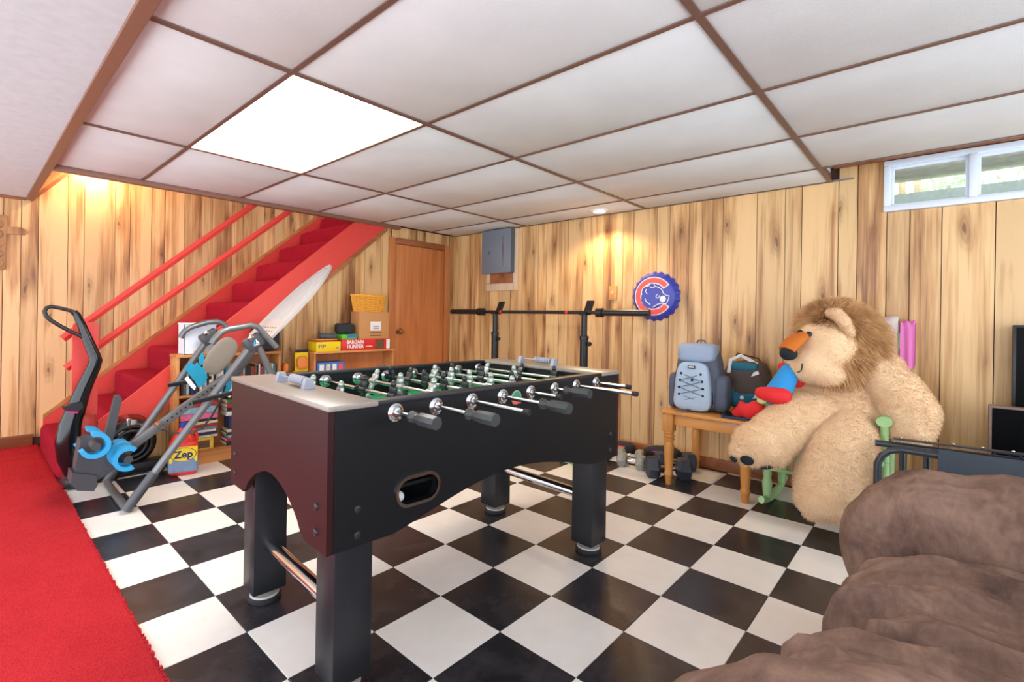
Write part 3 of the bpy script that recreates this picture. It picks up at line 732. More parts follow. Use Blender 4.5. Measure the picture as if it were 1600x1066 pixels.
# ================================================================== FOOSBALL TABLE
FL, FW, FT, FB = 1.419, 0.784, 0.842, 0.443
ft = thing('foosball_table', 'black foosball table with maroon end panel standing on the checkered floor', 'foosball table', (-0.6, -0.227, 0), -0.05)
def L_(b, name, mat, par=ft, **k): return b.build(name, mat, par, local=True, **k)
def arch(n, a0, a1, base, h, p):
    return [(a0 + (a1 - a0) * k / n, base + h * max(0.0, math.sin(PI * k / n)) ** p) for k in range(n + 1)]
side = [(0, FT - 0.016), (0, FB)] + arch(28, 0.19, FL - 0.19, FB, 0.09, 1.15) + [(FL, FB), (FL, FT - 0.016)]
def stadium(cx, cz, hw, hh, n=10):
    pts = []
    for k in range(n + 1): a = -PI / 2 + PI * k / n; pts.append((cx + hw - hh + hh * math.cos(a), cz + hh * math.sin(a)))
    for k in range(n + 1): a = PI / 2 + PI * k / n; pts.append((cx - hw + hh + hh * math.cos(a), cz + hh * math.sin(a)))
    return pts
HX, HZ = 0.279, 0.556
L_(MB().prism(side, [stadium(HX, HZ, 0.078, 0.041)], (0, 0.028, 0), (1, 0, 0), (0, 0, 1), 0.028), 'side_panel', 'table_black')
L_(MB().prism(side, (), (0, FW, 0), (1, 0, 0), (0, 0, 1), 0.028), 'side_panel', 'table_black')
end = [(0.0, FT - 0.016), (0.0, FB)] + [(0.14, FB), (0.145, FB + 0.012)] + arch(20, 0.16, FW - 0.16, FB + 0.012, 0.115, 0.75) + [(FW - 0.145, FB + 0.012), (FW - 0.14, FB), (FW, FB), (FW, FT - 0.016)]
for x in (-0.001, FL + 0.001 + 0.018):
    L_(MB().prism(end, (), (x, FW, 0), (0, -1, 0), (0, 0, 1), 0.018), 'end_panel', 'maroon_panel')
rim = L_(MB().prism(stadium(HX, HZ, 0.084, 0.047), [stadium(HX, HZ, 0.074, 0.037)], (0, 0.0, 0), (1, 0, 0), (0, 0, 1), 0.006), 'ball_return_rim', 'chrome')
L_(MB().bx((HX - 0.1, 0.11, HZ - 0.06), (HX + 0.1, 0.115, HZ + 0.06)).bx((HX - 0.1, 0.029, HZ - 0.06), (HX + 0.1, 0.11, HZ - 0.052)).bx((HX - 0.1, 0.029, HZ + 0.05), (HX + 0.1, 0.11, HZ + 0.056)).bx((HX - 0.105, 0.029, HZ - 0.06), (HX - 0.1, 0.115, HZ + 0.06)).bx((HX + 0.1, 0.029, HZ - 0.06), (HX + 0.105, 0.115, HZ + 0.06)), 'ball_tray', 'gloss_black')
# top: wide ends and narrow rails
for x0, x1 in ((-0.022, 0.132), (FL - 0.132, FL + 0.022)):
    L_(MB().bx((x0, -0.006, FT - 0.016), (x1, FW + 0.006, FT), 0.004), 'end_deck', 'table_top')
for y0, y1 in ((-0.004, 0.036), (FW - 0.036, FW + 0.004)):
    L_(MB().bx((0.133, y0, FT - 0.0155), (FL - 0.133, y1, FT - 0.001), 0.003), 'top_rail', 'leg_black')
for x0, x1, nm in ((0.128, 0.14, 0), (FL - 0.14, FL - 0.128, 1)):
    g = [(0.03, 0.69), (FW - 0.03, 0.69), (FW - 0.03, FT - 0.017), (0.03, FT - 0.017)]
    gh = [(FW / 2 - 0.1, 0.725), (FW / 2 + 0.1, 0.725), (FW / 2 + 0.1, 0.79), (FW / 2 - 0.1, 0.79)]
    L_(MB().prism(g, [gh], (x0, 0, 0), (0, 1, 0), (0, 0, 1), 0.012), 'goal_wall', 'table_black')
    L_(MB().tube([((x1 + 0.002) if nm == 0 else (x0 - 0.002), FW / 2 - 0.1, 0.725), ((x1 + 0.002) if nm == 0 else (x0 - 0.002), FW / 2 - 0.1, 0.785), ((x1 + 0.002) if nm == 0 else (x0 - 0.002), FW / 2 - 0.09, 0.795), ((x1 + 0.002) if nm == 0 else (x0 - 0.002), FW / 2 + 0.09, 0.795), ((x1 + 0.002) if nm == 0 else (x0 - 0.002), FW / 2 + 0.1, 0.785), ((x1 + 0.002) if nm == 0 else (x0 - 0.002), FW / 2 + 0.1, 0.725)], 0.004, 8), 'goal_frame', 'chrome')
fld = L_(MB().bx((0.02, 0.029, 0.705), (FL - 0.02, FW - 0.029, 0.718)), 'playing_field', 'field_green')
for x in (0.14 + 0.002, FL / 2, FL - 0.142): L_(MB().bx((x - 0.003, 0.03, 0.7182), (x + 0.003, FW - 0.03, 0.7188)), 'field_line', 'white', fld)
L_(MB().tube([(FL / 2 + 0.1 * math.cos(a), FW / 2 + 0.1 * math.sin(a), 0.7186) for a in [k * PI / 16 for k in range(32)]], 0.003, 6, closed=True), 'field_line', 'white', fld)
L_(MB().bx((0.02, 0.029, 0.56), (FL - 0.02, FW - 0.029, 0.57)), 'bottom_board', 'table_black')
# legs, levellers, chrome cross bars
for lx0_ in (0.022, FL - 0.142):
    for ly in (0.031, FW - 0.141):
        lg = L_(MB().bx((lx0_, ly, 0.045), (lx0_ + 0.12, ly + 0.11, 0.60), 0.003), 'leg', 'leg_black')
        fc = (lx0_ + 0.06, ly + 0.055, 0)
        L_(MB().lathe([(0.056, 0.0), (0.06, 0.004), (0.06, 0.014), (0.054, 0.02)], fc, seg=32), 'leveller_rim', 'rubber', lg)
        L_(MB().lathe([(0.053, 0.0195), (0.05, 0.025), (0.02, 0.03), (0.014, 0.046)], fc, seg=32), 'leveller', 'foot_grey', lg)
for x, z in ((0.085, 0.215), (FL - 0.08, 0.25)): L_(MB().cyl((x, 0.141, z), (x, FW - 0.141, z), 0.024, 20), 'cross_bar', 'chrome')
for (x, z) in ((0.072, 0.547), (0.072, 0.475), (FL - 0.05, 0.555), (FL - 0.05, 0.482)):
    L_(MB().lathe([(0.011, 0), (0.010, 0.004), (0.005, 0.006)], (x, 0, z), (0, -1, 0), 16), 'bolt', 'black_plastic')
for (y, z) in ((0.06, 0.56), (0.06, 0.49), (FW - 0.05, 0.56), (FW - 0.05, 0.49)):
    L_(MB().lathe([(0.011, 0), (0.010, 0.004), (0.005, 0.006)], (-0.019, y, z), (-1, 0, 0), 16), 'bolt', 'black_plastic')
L_(MB().lathe([(0.007, 0), (0.006, 0.003)], (0.51, 0, 0.735), (0, -1, 0), 14), 'bolt', 'black_plastic')
# round badge between two rods
bd = L_(MB().lathe([(0.027, 0), (0.026, 0.003), (0.02, 0.0035)], (0.72, 0, 0.79), (0, -1, 0), 28), 'badge', 'man_silver')
L_(MB().lathe([(0.019, 0.0036), (0.018, 0.0046)], (0.72, 0, 0.793), (0, -1, 0), 20), 'badge_centre', 'field_green', bd)
L_(MB().bx((0.697, -0.0062, 0.767), (0.743, -0.003, 0.777), 0.001), 'badge_ribbon', 'sign_red', bd)
# rods with players, handles, bumpers
rx_ = [0.192, 0.343, 0.497, 0.647, 0.801, 0.947, 1.095, 1.244]
out = [0.195, 0.266, 0.254, 0.293, 0.144, 0.168, 0.281, 0.168]
grip_near = [1, 1, 0, 1, 0, 1, 0, 0]; men = [2, 2, 3, 5, 5, 3, 2, 2]; RZ = 0.800
man_me = {}
def make_man(mat):
    b = MB(); b.ell((0, 0, 0.043), (0.011, 0.011, 0.014)); b.box((0, 0, 0.018), (0.018, 0.034, 0.034), 0.006); b.cyl((0, -0.019, 0), (0, 0.019, 0), 0.0135, 14)
    b.box((0, 0, -0.022), (0.016, 0.026, 0.03), 0.005); b.box((0, 0, -0.05), (0.014, 0.02, 0.035), 0.004); b.box((0.003, 0, -0.066), (0.026, 0.022, 0.016), 0.004); return b
for k, x in enumerate(rx_):
    far = FW + max(0.09, 0.40 - out[k])
    rod = L_(MB().cyl((x, -out[k] + 0.012, RZ), (x, far, RZ), 0.0078, 14), 'rod', 'rod_steel')
    for y, s in ((0, -1), (FW - 0.028, -1), (0.028, 1), (FW, 1)):
        L_(MB().lathe([(0.027, 0), (0.027, 0.003), (0.021, 0.006), (0.019, 0.004), (0.015, 0.006), (0.014, 0.012), (0.0085, 0.013)], (x, y, RZ), (0, s, 0), 24), 'bearing', 'chrome', rod)
    prof = [(0.010, 0), (0.0175, 0.004), (0.0185, 0.012), (0.0125, 0.028), (0.0135, 0.036), (0.0185, 0.048), (0.0195, 0.08), (0.0195, 0.112), (0.018, 0.118)]
    if grip_near[k]:
        L_(MB().lathe(prof, (x, -out[k] + 0.118, RZ), (0, -1, 0), 8), 'handle', 'grip', rod, angle=20)
        L_(MB().lathe([(0.0095, 0), (0.0095, 0.02), (0.008, 0.022)], (x, far - 0.012, RZ), (0, 1, 0), 14), 'rod_cap', 'rubber', rod)
    else:
        L_(MB().lathe(prof, (x, far - 0.1, RZ), (0, 1, 0), 8), 'handle', 'grip', rod, angle=20)
        L_(MB().lathe([(0.0095, 0), (0.0095, 0.02), (0.008, 0.022)], (x, -out[k] + 0.02, RZ), (0, -1, 0), 14), 'rod_cap', 'rubber', rod)
    m = men[k]; sp = 0.20 if m <= 3 else 0.125
    if k in (0, 7): sp = 0.22
    c0 = FW / 2 + (0.06 if k % 3 == 0 else -0.05 if k % 3 == 1 else 0.03)
    mat = 'man_silver' if k % 2 == 0 else 'man_black'
    for q in range(m):
        y = c0 + (q - (m - 1) / 2) * sp
        if mat not in man_me:
            p_ = L_(make_man(mat), 'player', mat, rod); man_me[mat] = p_.data
        else:
            p_ = bpy.data.objects.new('player', man_me[mat]); COL.objects.link(p_); p_.parent = rod
        p_.location = (x, y, RZ); p_.rotation_euler = (0, random.uniform(-0.35, 0.5), 0)
    for s in (-1, 1):
        y = c0 + s * ((m - 1) / 2 * sp + 0.04)
        L_(MB().lathe([(0.013, 0), (0.014, 0.004), (0.011, 0.008), (0.014, 0.012), (0.013, 0.016)], (x, y - 0.008, RZ), (0, 1, 0), 16), 'bumper', 'rubber', rod)
# bead scorers
for x in (0.072, FL - 0.055):
    ya, yb = 0.325, 0.545
    sc_ = L_(MB().cyl((x, ya, FT + 0.022), (x, yb, FT + 0.022), 0.003, 8), 'score_rod', 'scorer_grey')
    for y in (ya, yb):
        L_(MB().prism([(-0.02, 0), (0.02, 0), (0.011, 0.034), (-0.011, 0.034)], (), (x, y + 0.011, FT), (1, 0, 0), (0, 0, 1), 0.022), 'score_stand', 'scorer_grey', sc_)
    for q in range(10): L_(MB().lathe([(0.006, 0), (0.0155, 0.001), (0.0155, 0.0085), (0.006, 0.0095)], (x, ya + 0.02 + q * 0.0105, FT + 0.022), (0, 1, 0), 16), 'score_bead', 'scorer_grey', sc_)
bp = ft.matrix_basis @ Vector((HX - 0.03, 0.06, HZ - 0.052 + 0.0178))
o = MB().ell(bp, (0.0175,) * 3, None, 20, 14).build('table_ball', 'white'); tag(o, 'small off-white ball lying in the oval ball return of the foosball table', 'ball')

# ================================================================== SQUAT STANDS AND BARBELL
XR = 2.15
ypost = [PX(773, 555, XR).y, PX(912, 565, XR).y]; zbar = PX(840, 488, XR).z
for yp, lab in zip(ypost, ('black adjustable squat stand holding the end of the barbell nearer the door', 'black adjustable squat stand holding the end of the barbell nearer the bottle-cap sign')):
    s_ = thing('squat_stand', lab, 'squat stand', (XR, yp, 0), group='squat stands under the barbell')
    MB().bx((XR - 0.28, yp - 0.03, 0), (XR + 0.25, yp + 0.03, 0.05), 0.006).bx((XR - 0.03, yp - 0.25, 0), (XR + 0.03, yp - 0.031, 0.05), 0.006).build('base', 'black_metal', s_)
    MB().cyl((XR, yp, 0.05), (XR, yp, zbar - 0.20), 0.033, 20).build('lower_tube', 'black_metal', s_)
    MB().lathe([(0.0335, 0), (0.037, 0.003), (0.037, 0.03), (0.03, 0.034)], (XR, yp, zbar - 0.22)).build('collar', 'black_plastic', s_)
    MB().cyl((XR, yp, zbar - 0.19), (XR, yp, zbar - 0.022), 0.024, 20).build('upper_tube', 'black_metal', s_)
    MB().lathe([(0.006, 0.03), (0.006, 0.05), (0.017, 0.052), (0.019, 0.062), (0.015, 0.075)], (XR, yp, zbar - 0.25), (-0.3, -1, 0), 16).build('knob', 'black_plastic', s_)
    h = MB(); h.bx((XR - 0.03, yp - 0.03, zbar - 0.022), (XR + 0.05, yp + 0.03, zbar - 0.016), 0.001)
    h.prism([(-0.028, -0.02), (-0.034, 0.012), (-0.03, 0.014), (-0.022, -0.02)], (), (XR, yp + 0.03, zbar), (1, 0, 0), (0, 0, 1), 0.06)
    h.prism([(0.022, -0.02), (0.045, -0.02), (0.105, 0.095), (0.085, 0.10)], (), (XR, yp + 0.03, zbar), (1, 0, 0), (0, 0, 1), 0.06)
    h.build('hook', 'black_metal', s_)
ya, yb = PX(706, 488, XR).y, PX(1015, 488, XR).y
bb = thing('barbell', 'empty black barbell resting across two squat stands', 'barbell', (XR, (ya + yb) / 2, zbar - 0.015))
MB().cyl((XR, ya - 0.3, zbar), (XR, yb + 0.3, zbar), 0.0145, 14).build('shaft', 'black_metal', bb)
for y0, y1, yc in ((ya, PX(748, 488, XR).y, PX(752, 488, XR).y), (yb, PX(942, 488, XR).y, PX(938, 488, XR).y)):
    MB().cyl((XR, y0, zbar), (XR, y1, zbar), 0.025, 20).build('sleeve', 'black_metal', bb)
    MB().cyl((XR, y1, zbar), (XR, y1 + (yc - y1) * 1.0 + (0.03 if yc > y1 else -0.03), zbar), 0.036, 24).build('sleeve_collar', 'black_metal', bb)
for q in (783, 886): 
    y = PX(q, 488, XR).y; MB().cyl((XR, y - 0.012, zbar), (XR, y + 0.012, zbar), 0.0152, 14).build('band', 'red_box', bb)

# ================================================================== INVERSION TABLE
YN, YQ, YM = 1.76, 2.35, 2.06
it = thing('inversion_table', 'grey steel inversion table with silver bed, blue ankle rollers and curved handles', 'exercise machine', (-0.15, YM, 0))
for (Y, foot, top, rear) in ((YN, (-0.668, 0.03), (396, 535), (0.40, 0.03)), (YQ, (-0.660, 0.03), (327, 527), (0.42, 0.03))):
    tp = PY(top[0], top[1], Y)
    lg = MB().tube([(foot[0], Y, foot[1]), (tp.x, Y, tp.z)], 0.021, 14).build('front_leg', 'steel_grey', it)
    d = (Vector((tp.x, Y, tp.z)) - Vector((foot[0], Y, foot[1]))).normalized(); f0 = Vector((foot[0], Y, foot[1]))
    MB().tube([f0 - d * 0.015, f0 + d * 0.2], 0.026, 14).build('foot_sleeve', 'frame_dark', lg)
    MB().tube([(tp.x + 0.02, Y, tp.z), (rear[0], Y, rear[1])], 0.021, 14).build('rear_leg', 'steel_grey', it)
    hb = MB().box((tp.x + 0.0, Y, tp.z), (0.12, 0.055, 0.085), 0.012, R=Matrix.Rotation(-0.55, 3, 'Y')).build('hinge_block', 'frame_dark', it)
    MB().lathe([(0.016, 0), (0.016, 0.01), (0.008, 0.014)], (tp.x - 0.03, Y - 0.03, tp.z + 0.03), (0, -1, 0), 14).build('hinge_bolt', 'chrome', hb)
    if Y == YN:
        c0 = Vector((tp.x + 0.005, Y - 0.0285, tp.z)); U3 = Vector((math.cos(0.25), 0, math.sin(0.25))); V3 = Vector((-math.sin(0.25), 0, math.cos(0.25)))
        MB().prism([(-0.022, -0.012), (-0.004, -0.006), (-0.001, 0.022)], (), c0, U3, V3, 0.001).build('emblem', 'foam_blue', hb, smooth=False)
        MB().prism([(0.0, -0.006), (0.022, -0.012), (0.003, 0.022)], (), c0, U3, V3, 0.001).build('emblem', 'white', hb, smooth=False)
        MB().prism([(-0.02, -0.018), (0.02, -0.018), (0.0, -0.009)], (), c0, U3, V3, 0.001).build('emblem', 'white', hb, smooth=False)
MB().tube([(-0.668, YN, 0.03), (-0.672, YN + 0.05, 0.022), (-0.668, YQ - 0.05, 0.022), (-0.660, YQ, 0.03)], 0.021, 14).build('floor_bar', 'steel_grey', it)
MB().tube([(0.40, YN, 0.03), (0.40, YN + 0.05, 0.022), (0.42, YQ - 0.05, 0.022), (0.42, YQ, 0.03)], 0.021, 14).build('floor_bar', 'steel_grey', it)
MB().tube([PY(q[0], q[1], YN - 0.03) for q in ((331, 537), (334, 531), (339, 526), (347, 518.5), (358.5, 514), (372, 512), (390.6, 508.5), (402, 510.5), (411, 520), (421, 531), (432, 543))], 0.0185, 14).build('handle', 'steel_grey', it)
MB().tube([PY(q[0], q[1], YQ + 0.02) for q in ((282, 528), (285, 522), (289, 517), (298, 511.5), (309, 508), (325, 503.5), (340, 502.5), (349, 505.5), (354, 512))], 0.0185, 14).build('handle', 'steel_grey', it)
# bed board
A0 = PY(408, 527, YM); A1 = PY(517, 416, YM); D = (A1 - A0); LB = D.length; D.normalize(); S = Vector((0, 1, 0)); Nn = D.cross(S)      # upper-left face
hw = [(0.0, 0.19), (0.12, 0.195), (0.35, 0.20), (0.55, 0.185), (0.72, 0.15), (0.86, 0.10), (0.94, 0.065), (0.985, 0.035), (1.0, 0.01)]
outl = [(t_ * LB, -h) for t_, h in hw] + [(t_ * LB, h) for t_, h in hw[::-1]]
slot = [(0.93 * LB, -0.03), (0.955 * LB, -0.02), (0.955 * LB, 0.02), (0.93 * LB, 0.03)]
bed = MB().prism(outl, [slot], A0, D, S, 0.016).build('bed', 'bed_silver', it, angle=60)
nrm = D.cross(S).normalized()
face = A0 + nrm * 0.016
for q in range(9):
    y = -0.15 + q * 0.0375; tm = 0.90 - abs(y) * 1.2
    MB().tube([face + D * (0.2 * LB) + S * y, face + D * (tm * LB) + S * y], 0.0045, 5).build('bed_rib', 'bed_silver', bed)
for q in range(7):
    for r in range(2):
        p = face + D * (0.06 * LB + r * 0.035) + S * (-0.12 + q * 0.04)
        MB().cyl(p - nrm * 0.001, p + nrm * 0.0012, 0.007, 10).build('bed_hole', 'frame_dark', bed, smooth=False)
# lower bed carriage, boom with holes, ankle clamp
B0 = PY(396, 540, YM); B1 = PY(345, 612, YM)
MB().box((B0 + B1) / 2, ((B1 - B0).length, 0.10, 0.05), 0.01, R=(B1 - B0).to_track_quat('X', 'Z').to_matrix()).build('carriage', 'frame_dark', it)
c0 = PY(345, 556, YM + 0.04)
pad = superbox(c0, (0.27, 0.02, 0.15), n=2.6, res=10, R=Matrix.Rotation(-0.95, 3, 'Y')).build('bed_pad', 'silver_sheet', it)
G0 = PY(352, 590, YM); G1 = PY(205, 697, YM); bd_ = (G1 - G0).normalized()
bm_ = MB().box((G0 + G1) / 2, ((G1 - G0).length, 0.035, 0.05), 0.004, R=bd_.to_track_quat('X', 'Z').to_matrix()).build('boom', 'steel_grey', it)
for q in range(12):
    p = G0 + bd_ * (0.08 + q * 0.03) - Vector((0, 0.0182, 0)); MB().cyl(p, p - Vector((0, 0.001, 0)), 0.006, 10).build('boom_hole', 'rubber', bm_, smooth=False)
K = PY(245, 660, YM); MB().cyl(K + Vector((0, -0.09, -0.01)), K + Vector((0, -0.02, -0.01)), 0.018, 14).build('height_knob', 'chrome', it)
def pp(pts, Y): return [(PY(a, c, Y).x, PY(a, c, Y).z) for a, c in pts]
sh = pp([(126, 688), (119, 725), (117, 748), (124, 764), (142, 766), (150, 752), (168, 742), (186, 728), (194, 706), (172, 690), (150, 684)], YM - 0.05)
cl_ = MB().prism(sh, (), (0, YM + 0.06, 0), (1, 0, 0), (0, 0, 1), 0.11); bmesh.ops.bevel(cl_.bm, geom=[e for e in cl_.bm.edges if e.calc_face_angle(0) > 0.6], offset=0.006, segments=2, affect='EDGES'); cl_.build('ankle_clamp', 'frame_dark', it)
lv = pp([(163, 684), (176, 690), (191, 624), (187, 618), (180, 619)], YM - 0.02)
MB().prism(lv, (), (0, YM + 0.015, 0), (1, 0, 0), (0, 0, 1), 0.035).build('ankle_lever', 'frame_dark', it)
bs = pp([(112, 738), (110, 756), (120, 766), (146, 767), (152, 757), (150, 742)], YM - 0.05)
MB().prism(bs, (), (0, YM + 0.075, 0), (1, 0, 0), (0, 0, 1), 0.14).build('foot_block', 'frame_dark', it)
def cup(px, py, Y, r, a0, a1, dpt, nm='ankle_roller'):
    c = PY(px, py, Y); n = 18
    o_ = [(c.x + r * math.cos(a0 + (a1 - a0) * k / n), c.z + r * math.sin(a0 + (a1 - a0) * k / n)) for k in range(n + 1)]
    i_ = [(c.x + (r - 0.022) * math.cos(a0 + (a1 - a0) * k / n), c.z + (r - 0.022) * math.sin(a0 + (a1 - a0) * k / n)) for k in range(n + 1)]
    b = MB().prism(o_ + i_[::-1], (), (0, Y + dpt / 2, 0), (1, 0, 0), (0, 0, 1), dpt); bmesh.ops.bevel(b.bm, geom=[e for e in b.bm.edges if len(e.link_faces) == 2 and e.calc_face_angle(0) > 1.0], offset=0.006, segments=2, affect='EDGES')
    return b.build(nm, 'foam_blue', it, angle=50)
for (Y, px_, py_) in ((YM - 0.14, 147, 695), (YM + 0.13, 138, 686)): cup(px_, py_, Y, 0.07, -2.75, 1.75, 0.07)
for (Y, px_, py_) in ((YM - 0.15, 198, 716), (YM - 0.06, 190, 709), (YM + 0.11, 185, 705)): cup(px_, py_, Y, 0.068, 0.9, 5.2, 0.06)
for px_, py_ in ((147, 695), (197, 715)):
    c = PY(px_, py_, YM - 0.1); MB().cyl((c.x, YM - 0.16, c.z), (c.x, YM + 0.14, c.z), 0.022, 14).build('roller_hub', 'frame_dark', it)
for Y, qa, qb in ((YN, (301, 629), (392, 607)), (YQ, (262, 602), (330, 590))):
    MB().tube([PY(qa[0], qa[1], Y - 0.026), PY(qb[0], qb[1], Y - 0.026)], 0.011, 6, flat=(1.3, 0.5)).build('spreader', 'black_metal', it)
MB().tube([PY(352, 603, YN), PY(345, 625, YN + 0.05), PY(331, 650, YN + 0.1), PY(317, 668, YN + 0.15), PY(300, 677, YN + 0.2), PY(270, 677, YN + 0.25), PY(245, 668, YM)], 0.006, 8).build('tether', 'black_plastic', it)
def comb(name, pts, Y, mat, label, cat, dep=0.004):
    o = MB().prism(pp(pts, Y), (), (0, Y, 0), (1, 0, 0), (0, 0, 1), dep).build(name, mat, smooth=False); return tag(o, label, cat)
cardA = [(289, 577), (293, 568), (298, 566), (303, 570), (308, 566), (313, 573), (318, 574), (321, 583), (324, 590), (321, 596), (318, 601), (310, 606), (305, 597)]
comb('hang_card', cardA, 1.99, 'teal_card', 'teal instruction card with cut edge hanging on the inversion table frame', 'card')
comb('hang_card', [(288, 592), (293, 588), (306, 604), (304, 610), (299, 606)], 1.985, 'white', 'white paper slip under the teal card on the inversion table', 'card')
comb('hang_card', [(310, 560), (315, 551), (319, 556), (318, 568), (312, 572)], 1.99, 'teal_card', 'small teal tag above the large teal card on the inversion table', 'card')
comb('hang_card', [(340, 600), (350, 592), (362, 596), (361, 607), (352, 616), (343, 612)], 1.88, 'teal_card', 'teal tag hanging below the inversion table hinge next to a white sheet', 'card')
comb('hang_card', [(355, 603), (368, 590), (371, 598), (366, 612), (358, 622), (352, 616), (344, 626), (335, 618)], 1.90, 'white', 'white jagged paper sheet behind the teal tag below the hinge', 'paper')

# ================================================================== VACUUMS, JUG
YV = 2.48
vc = thing('upright_vacuum', 'tall black upright vacuum with loop handle and magenta trim beside the stairs', 'vacuum cleaner', (-0.79, YV, 0))
MB().tube([PY(q[0], q[1], YV) for q in ((119, 489), (108, 485), (92, 481), (80, 479), (73, 481), (69.5, 487), (72, 494), (80, 501), (95, 510), (110, 518), (122, 523), (130, 528))], 0.0115, 10).build('handle_loop', 'black_plastic', vc)
bp_ = [(115, 487, .018), (120, 492, .02), (128, 509, .024), (138, 533, .028), (148, 556, .032), (150, 563, .034), (146, 575, .036), (138, 592, .038), (129, 612, .042), (120, 636, .05), (111, 662, .06), (107, 690, .066), (110, 715, .066), (118, 738, .055)]
MB().tube([PY(a, c, YV) for a, c, r in bp_], [r for a, c, r in bp_], 14, flat=(1.0, 0.8), up=(1, 0, 0)).build('body', 'gloss_black', vc, angle=60)
c = PY(111, 637, YV - 0.06); MB().prism([(-0.045, 0.01), (0.05, 0.03), (0.055, -0.005), (0.035, -0.025), (-0.03, -0.012)], (), (c.x, YV - 0.02, c.z), (1, 0, 0), (0, 0, 1), 0.06).build('latch', 'black_plastic', vc)
MB().prism([(-0.03, -0.014), (0.034, -0.028), (0.03, -0.036), (-0.015, -0.026)], (), (c.x, YV - 0.018, c.z), (1, 0, 0), (0, 0, 1), 0.062).build('magenta_strip', 'magenta', vc)
c = PY(128, 668, YV - 0.03); MB().lathe([(0.03, 0), (0.042, 0.02), (0.045, 0.16), (0.035, 0.2), (0.01, 0.21)], (c.x + 0.035, YV - 0.02, 0.23), seg=20).build('dust_bin', 'clear_plastic', vc)
MB().bx((-0.862, YV - 0.09, 0.002), (-0.70, YV + 0.07, 0.07), 0.02).build('floor_head', 'black_plastic', vc)
for y in (YV - 0.10, YV + 0.06): MB().lathe([(0.03, 0), (0.034, 0.004), (0.034, 0.02), (0.028, 0.024)], (-0.80, y - 0.01, 0.036), (0, 1, 0), 18).build('wheel', 'rubber', vc)

ck = PY(203, 692, 2.5)
cv_ = thing('canister_vacuum', 'round black canister vacuum with clear dust dome under the stair stringer', 'vacuum cleaner', (ck.x, 2.5, 0))
MB().lathe([(0.09, -0.055), (0.135, -0.045), (0.15, -0.02), (0.15, 0.03), (0.12, 0.05)], (ck.x, 2.52, ck.z), (0, -1, 0), 36).build('body', 'gloss_black', cv_)
MB().tube([(ck.x + 0.115 * math.cos(a), 2.462, ck.z + 0.115 * math.sin(a)) for a in [k * PI / 18 for k in range(36)]], 0.011, 8, closed=True).build('hose', 'black_plastic', cv_)
MB().tube([(ck.x + 0.085 * math.cos(a), 2.457, ck.z + 0.085 * math.sin(a)) for a in [k * PI / 18 for k in range(36)]], 0.011, 8, closed=True).build('hose', 'black_plastic', cv_)
MB().ell((ck.x - 0.01, 2.5, ck.z + 0.135), (0.10, 0.055, 0.055), None, 24, 14).build('dust_dome', 'clear_plastic', cv_)
MB().bx((ck.x - 0.03, 2.455, ck.z + 0.10), (ck.x - 0.005, 2.545, ck.z + 0.17), 0.005).build('dome_band', 'chrome', cv_)
MB().bx((ck.x - 0.11, 2.44, 0.012), (ck.x + 0.2, 2.56, 0.085), 0.025).build('base', 'black_plastic', cv_)
for dx in (-0.1, 0.15): MB().lathe([(0.03, 0), (0.034, 0.004), (0.034, 0.018), (0.026, 0.022)], (ck.x + dx, 2.44, 0.034), (0, -1, 0), 18).build('wheel', 'rubber', cv_)
MB().lathe([(0.012, 0), (0.012, 0.01)], (ck.x + 0.17, 2.438, 0.06), (0, -1, 0), 12).build('pedal', 'red_box', cv_)

jp = PZ(286, 740); 
jg = thing('cleaner_jug', 'red plastic cleaner jug with yellow and blue label on the floor by the bookcase', 'jug', (jp.x, 2.29, 0), -0.25)
def J(b, n, m, p=jg, **k): return b.build(n, m, p, local=True, **k)
J(superbox((0, 0, 0.112), (0.172, 0.13, 0.224), n=7, res=14), 'body', 'jug_red')
J(MB().lathe([(0.078, 0), (0.072, 0.02), (0.05, 0.06), (0.03, 0.085), (0.024, 0.10)], (0, 0, 0.21), seg=28, sy=0.78), 'shoulder', 'jug_red')
J(MB().lathe([(0.022, 0), (0.022, 0.028), (0.018, 0.031)], (0, 0, 0.309), seg=20), 'cap', 'bottle_blue')
J(MB().tube([(0.03, 0, 0.30), (0.065, 0, 0.285), (0.078, 0, 0.25), (0.074, 0, 0.215)], 0.011, 10), 'grip', 'jug_red')
lb = J(superbox((0, 0, 0.072), (0.175, 0.133, 0.105), n=9, res=12), 'label', 'label_blue')
ov = [(0.07 * math.cos(a), 0.042 * math.sin(a)) for a in [k * PI / 16 for k in range(32)]]
J(MB().prism([(-0.08, 0.092), (0.08, 0.092), (0.08, 0.192), (-0.08, 0.192)], (), (0, -0.0645, 0), (1, 0, 0), (0, 0, 1), 0.0012), 'label_panel', 'yellow', lb, smooth=False)
J(MB().prism([(x * 1.06, z * 1.08 + 0.142) for x, z in ov], (), (0, -0.0658, 0), (1, 0, 0), (0, 0, 1), 0.0006), 'label_oval_edge', 'navy', lb, smooth=False)
J(MB().prism([(x, z + 0.142) for x, z in ov], (), (0, -0.0665, 0), (1, 0, 0), (0, 0, 1), 0.0006), 'label_oval', 'yellow', lb, smooth=False)
tt = text('Zep', 0.066, 'navy', lb, (0, 0, 0), (1, 0, 0), (0, 0, 1), bold=0.0018)
tt.data.transform(Matrix.Translation((0, -0.0676, 0.142)) @ (wmat(lb))); 
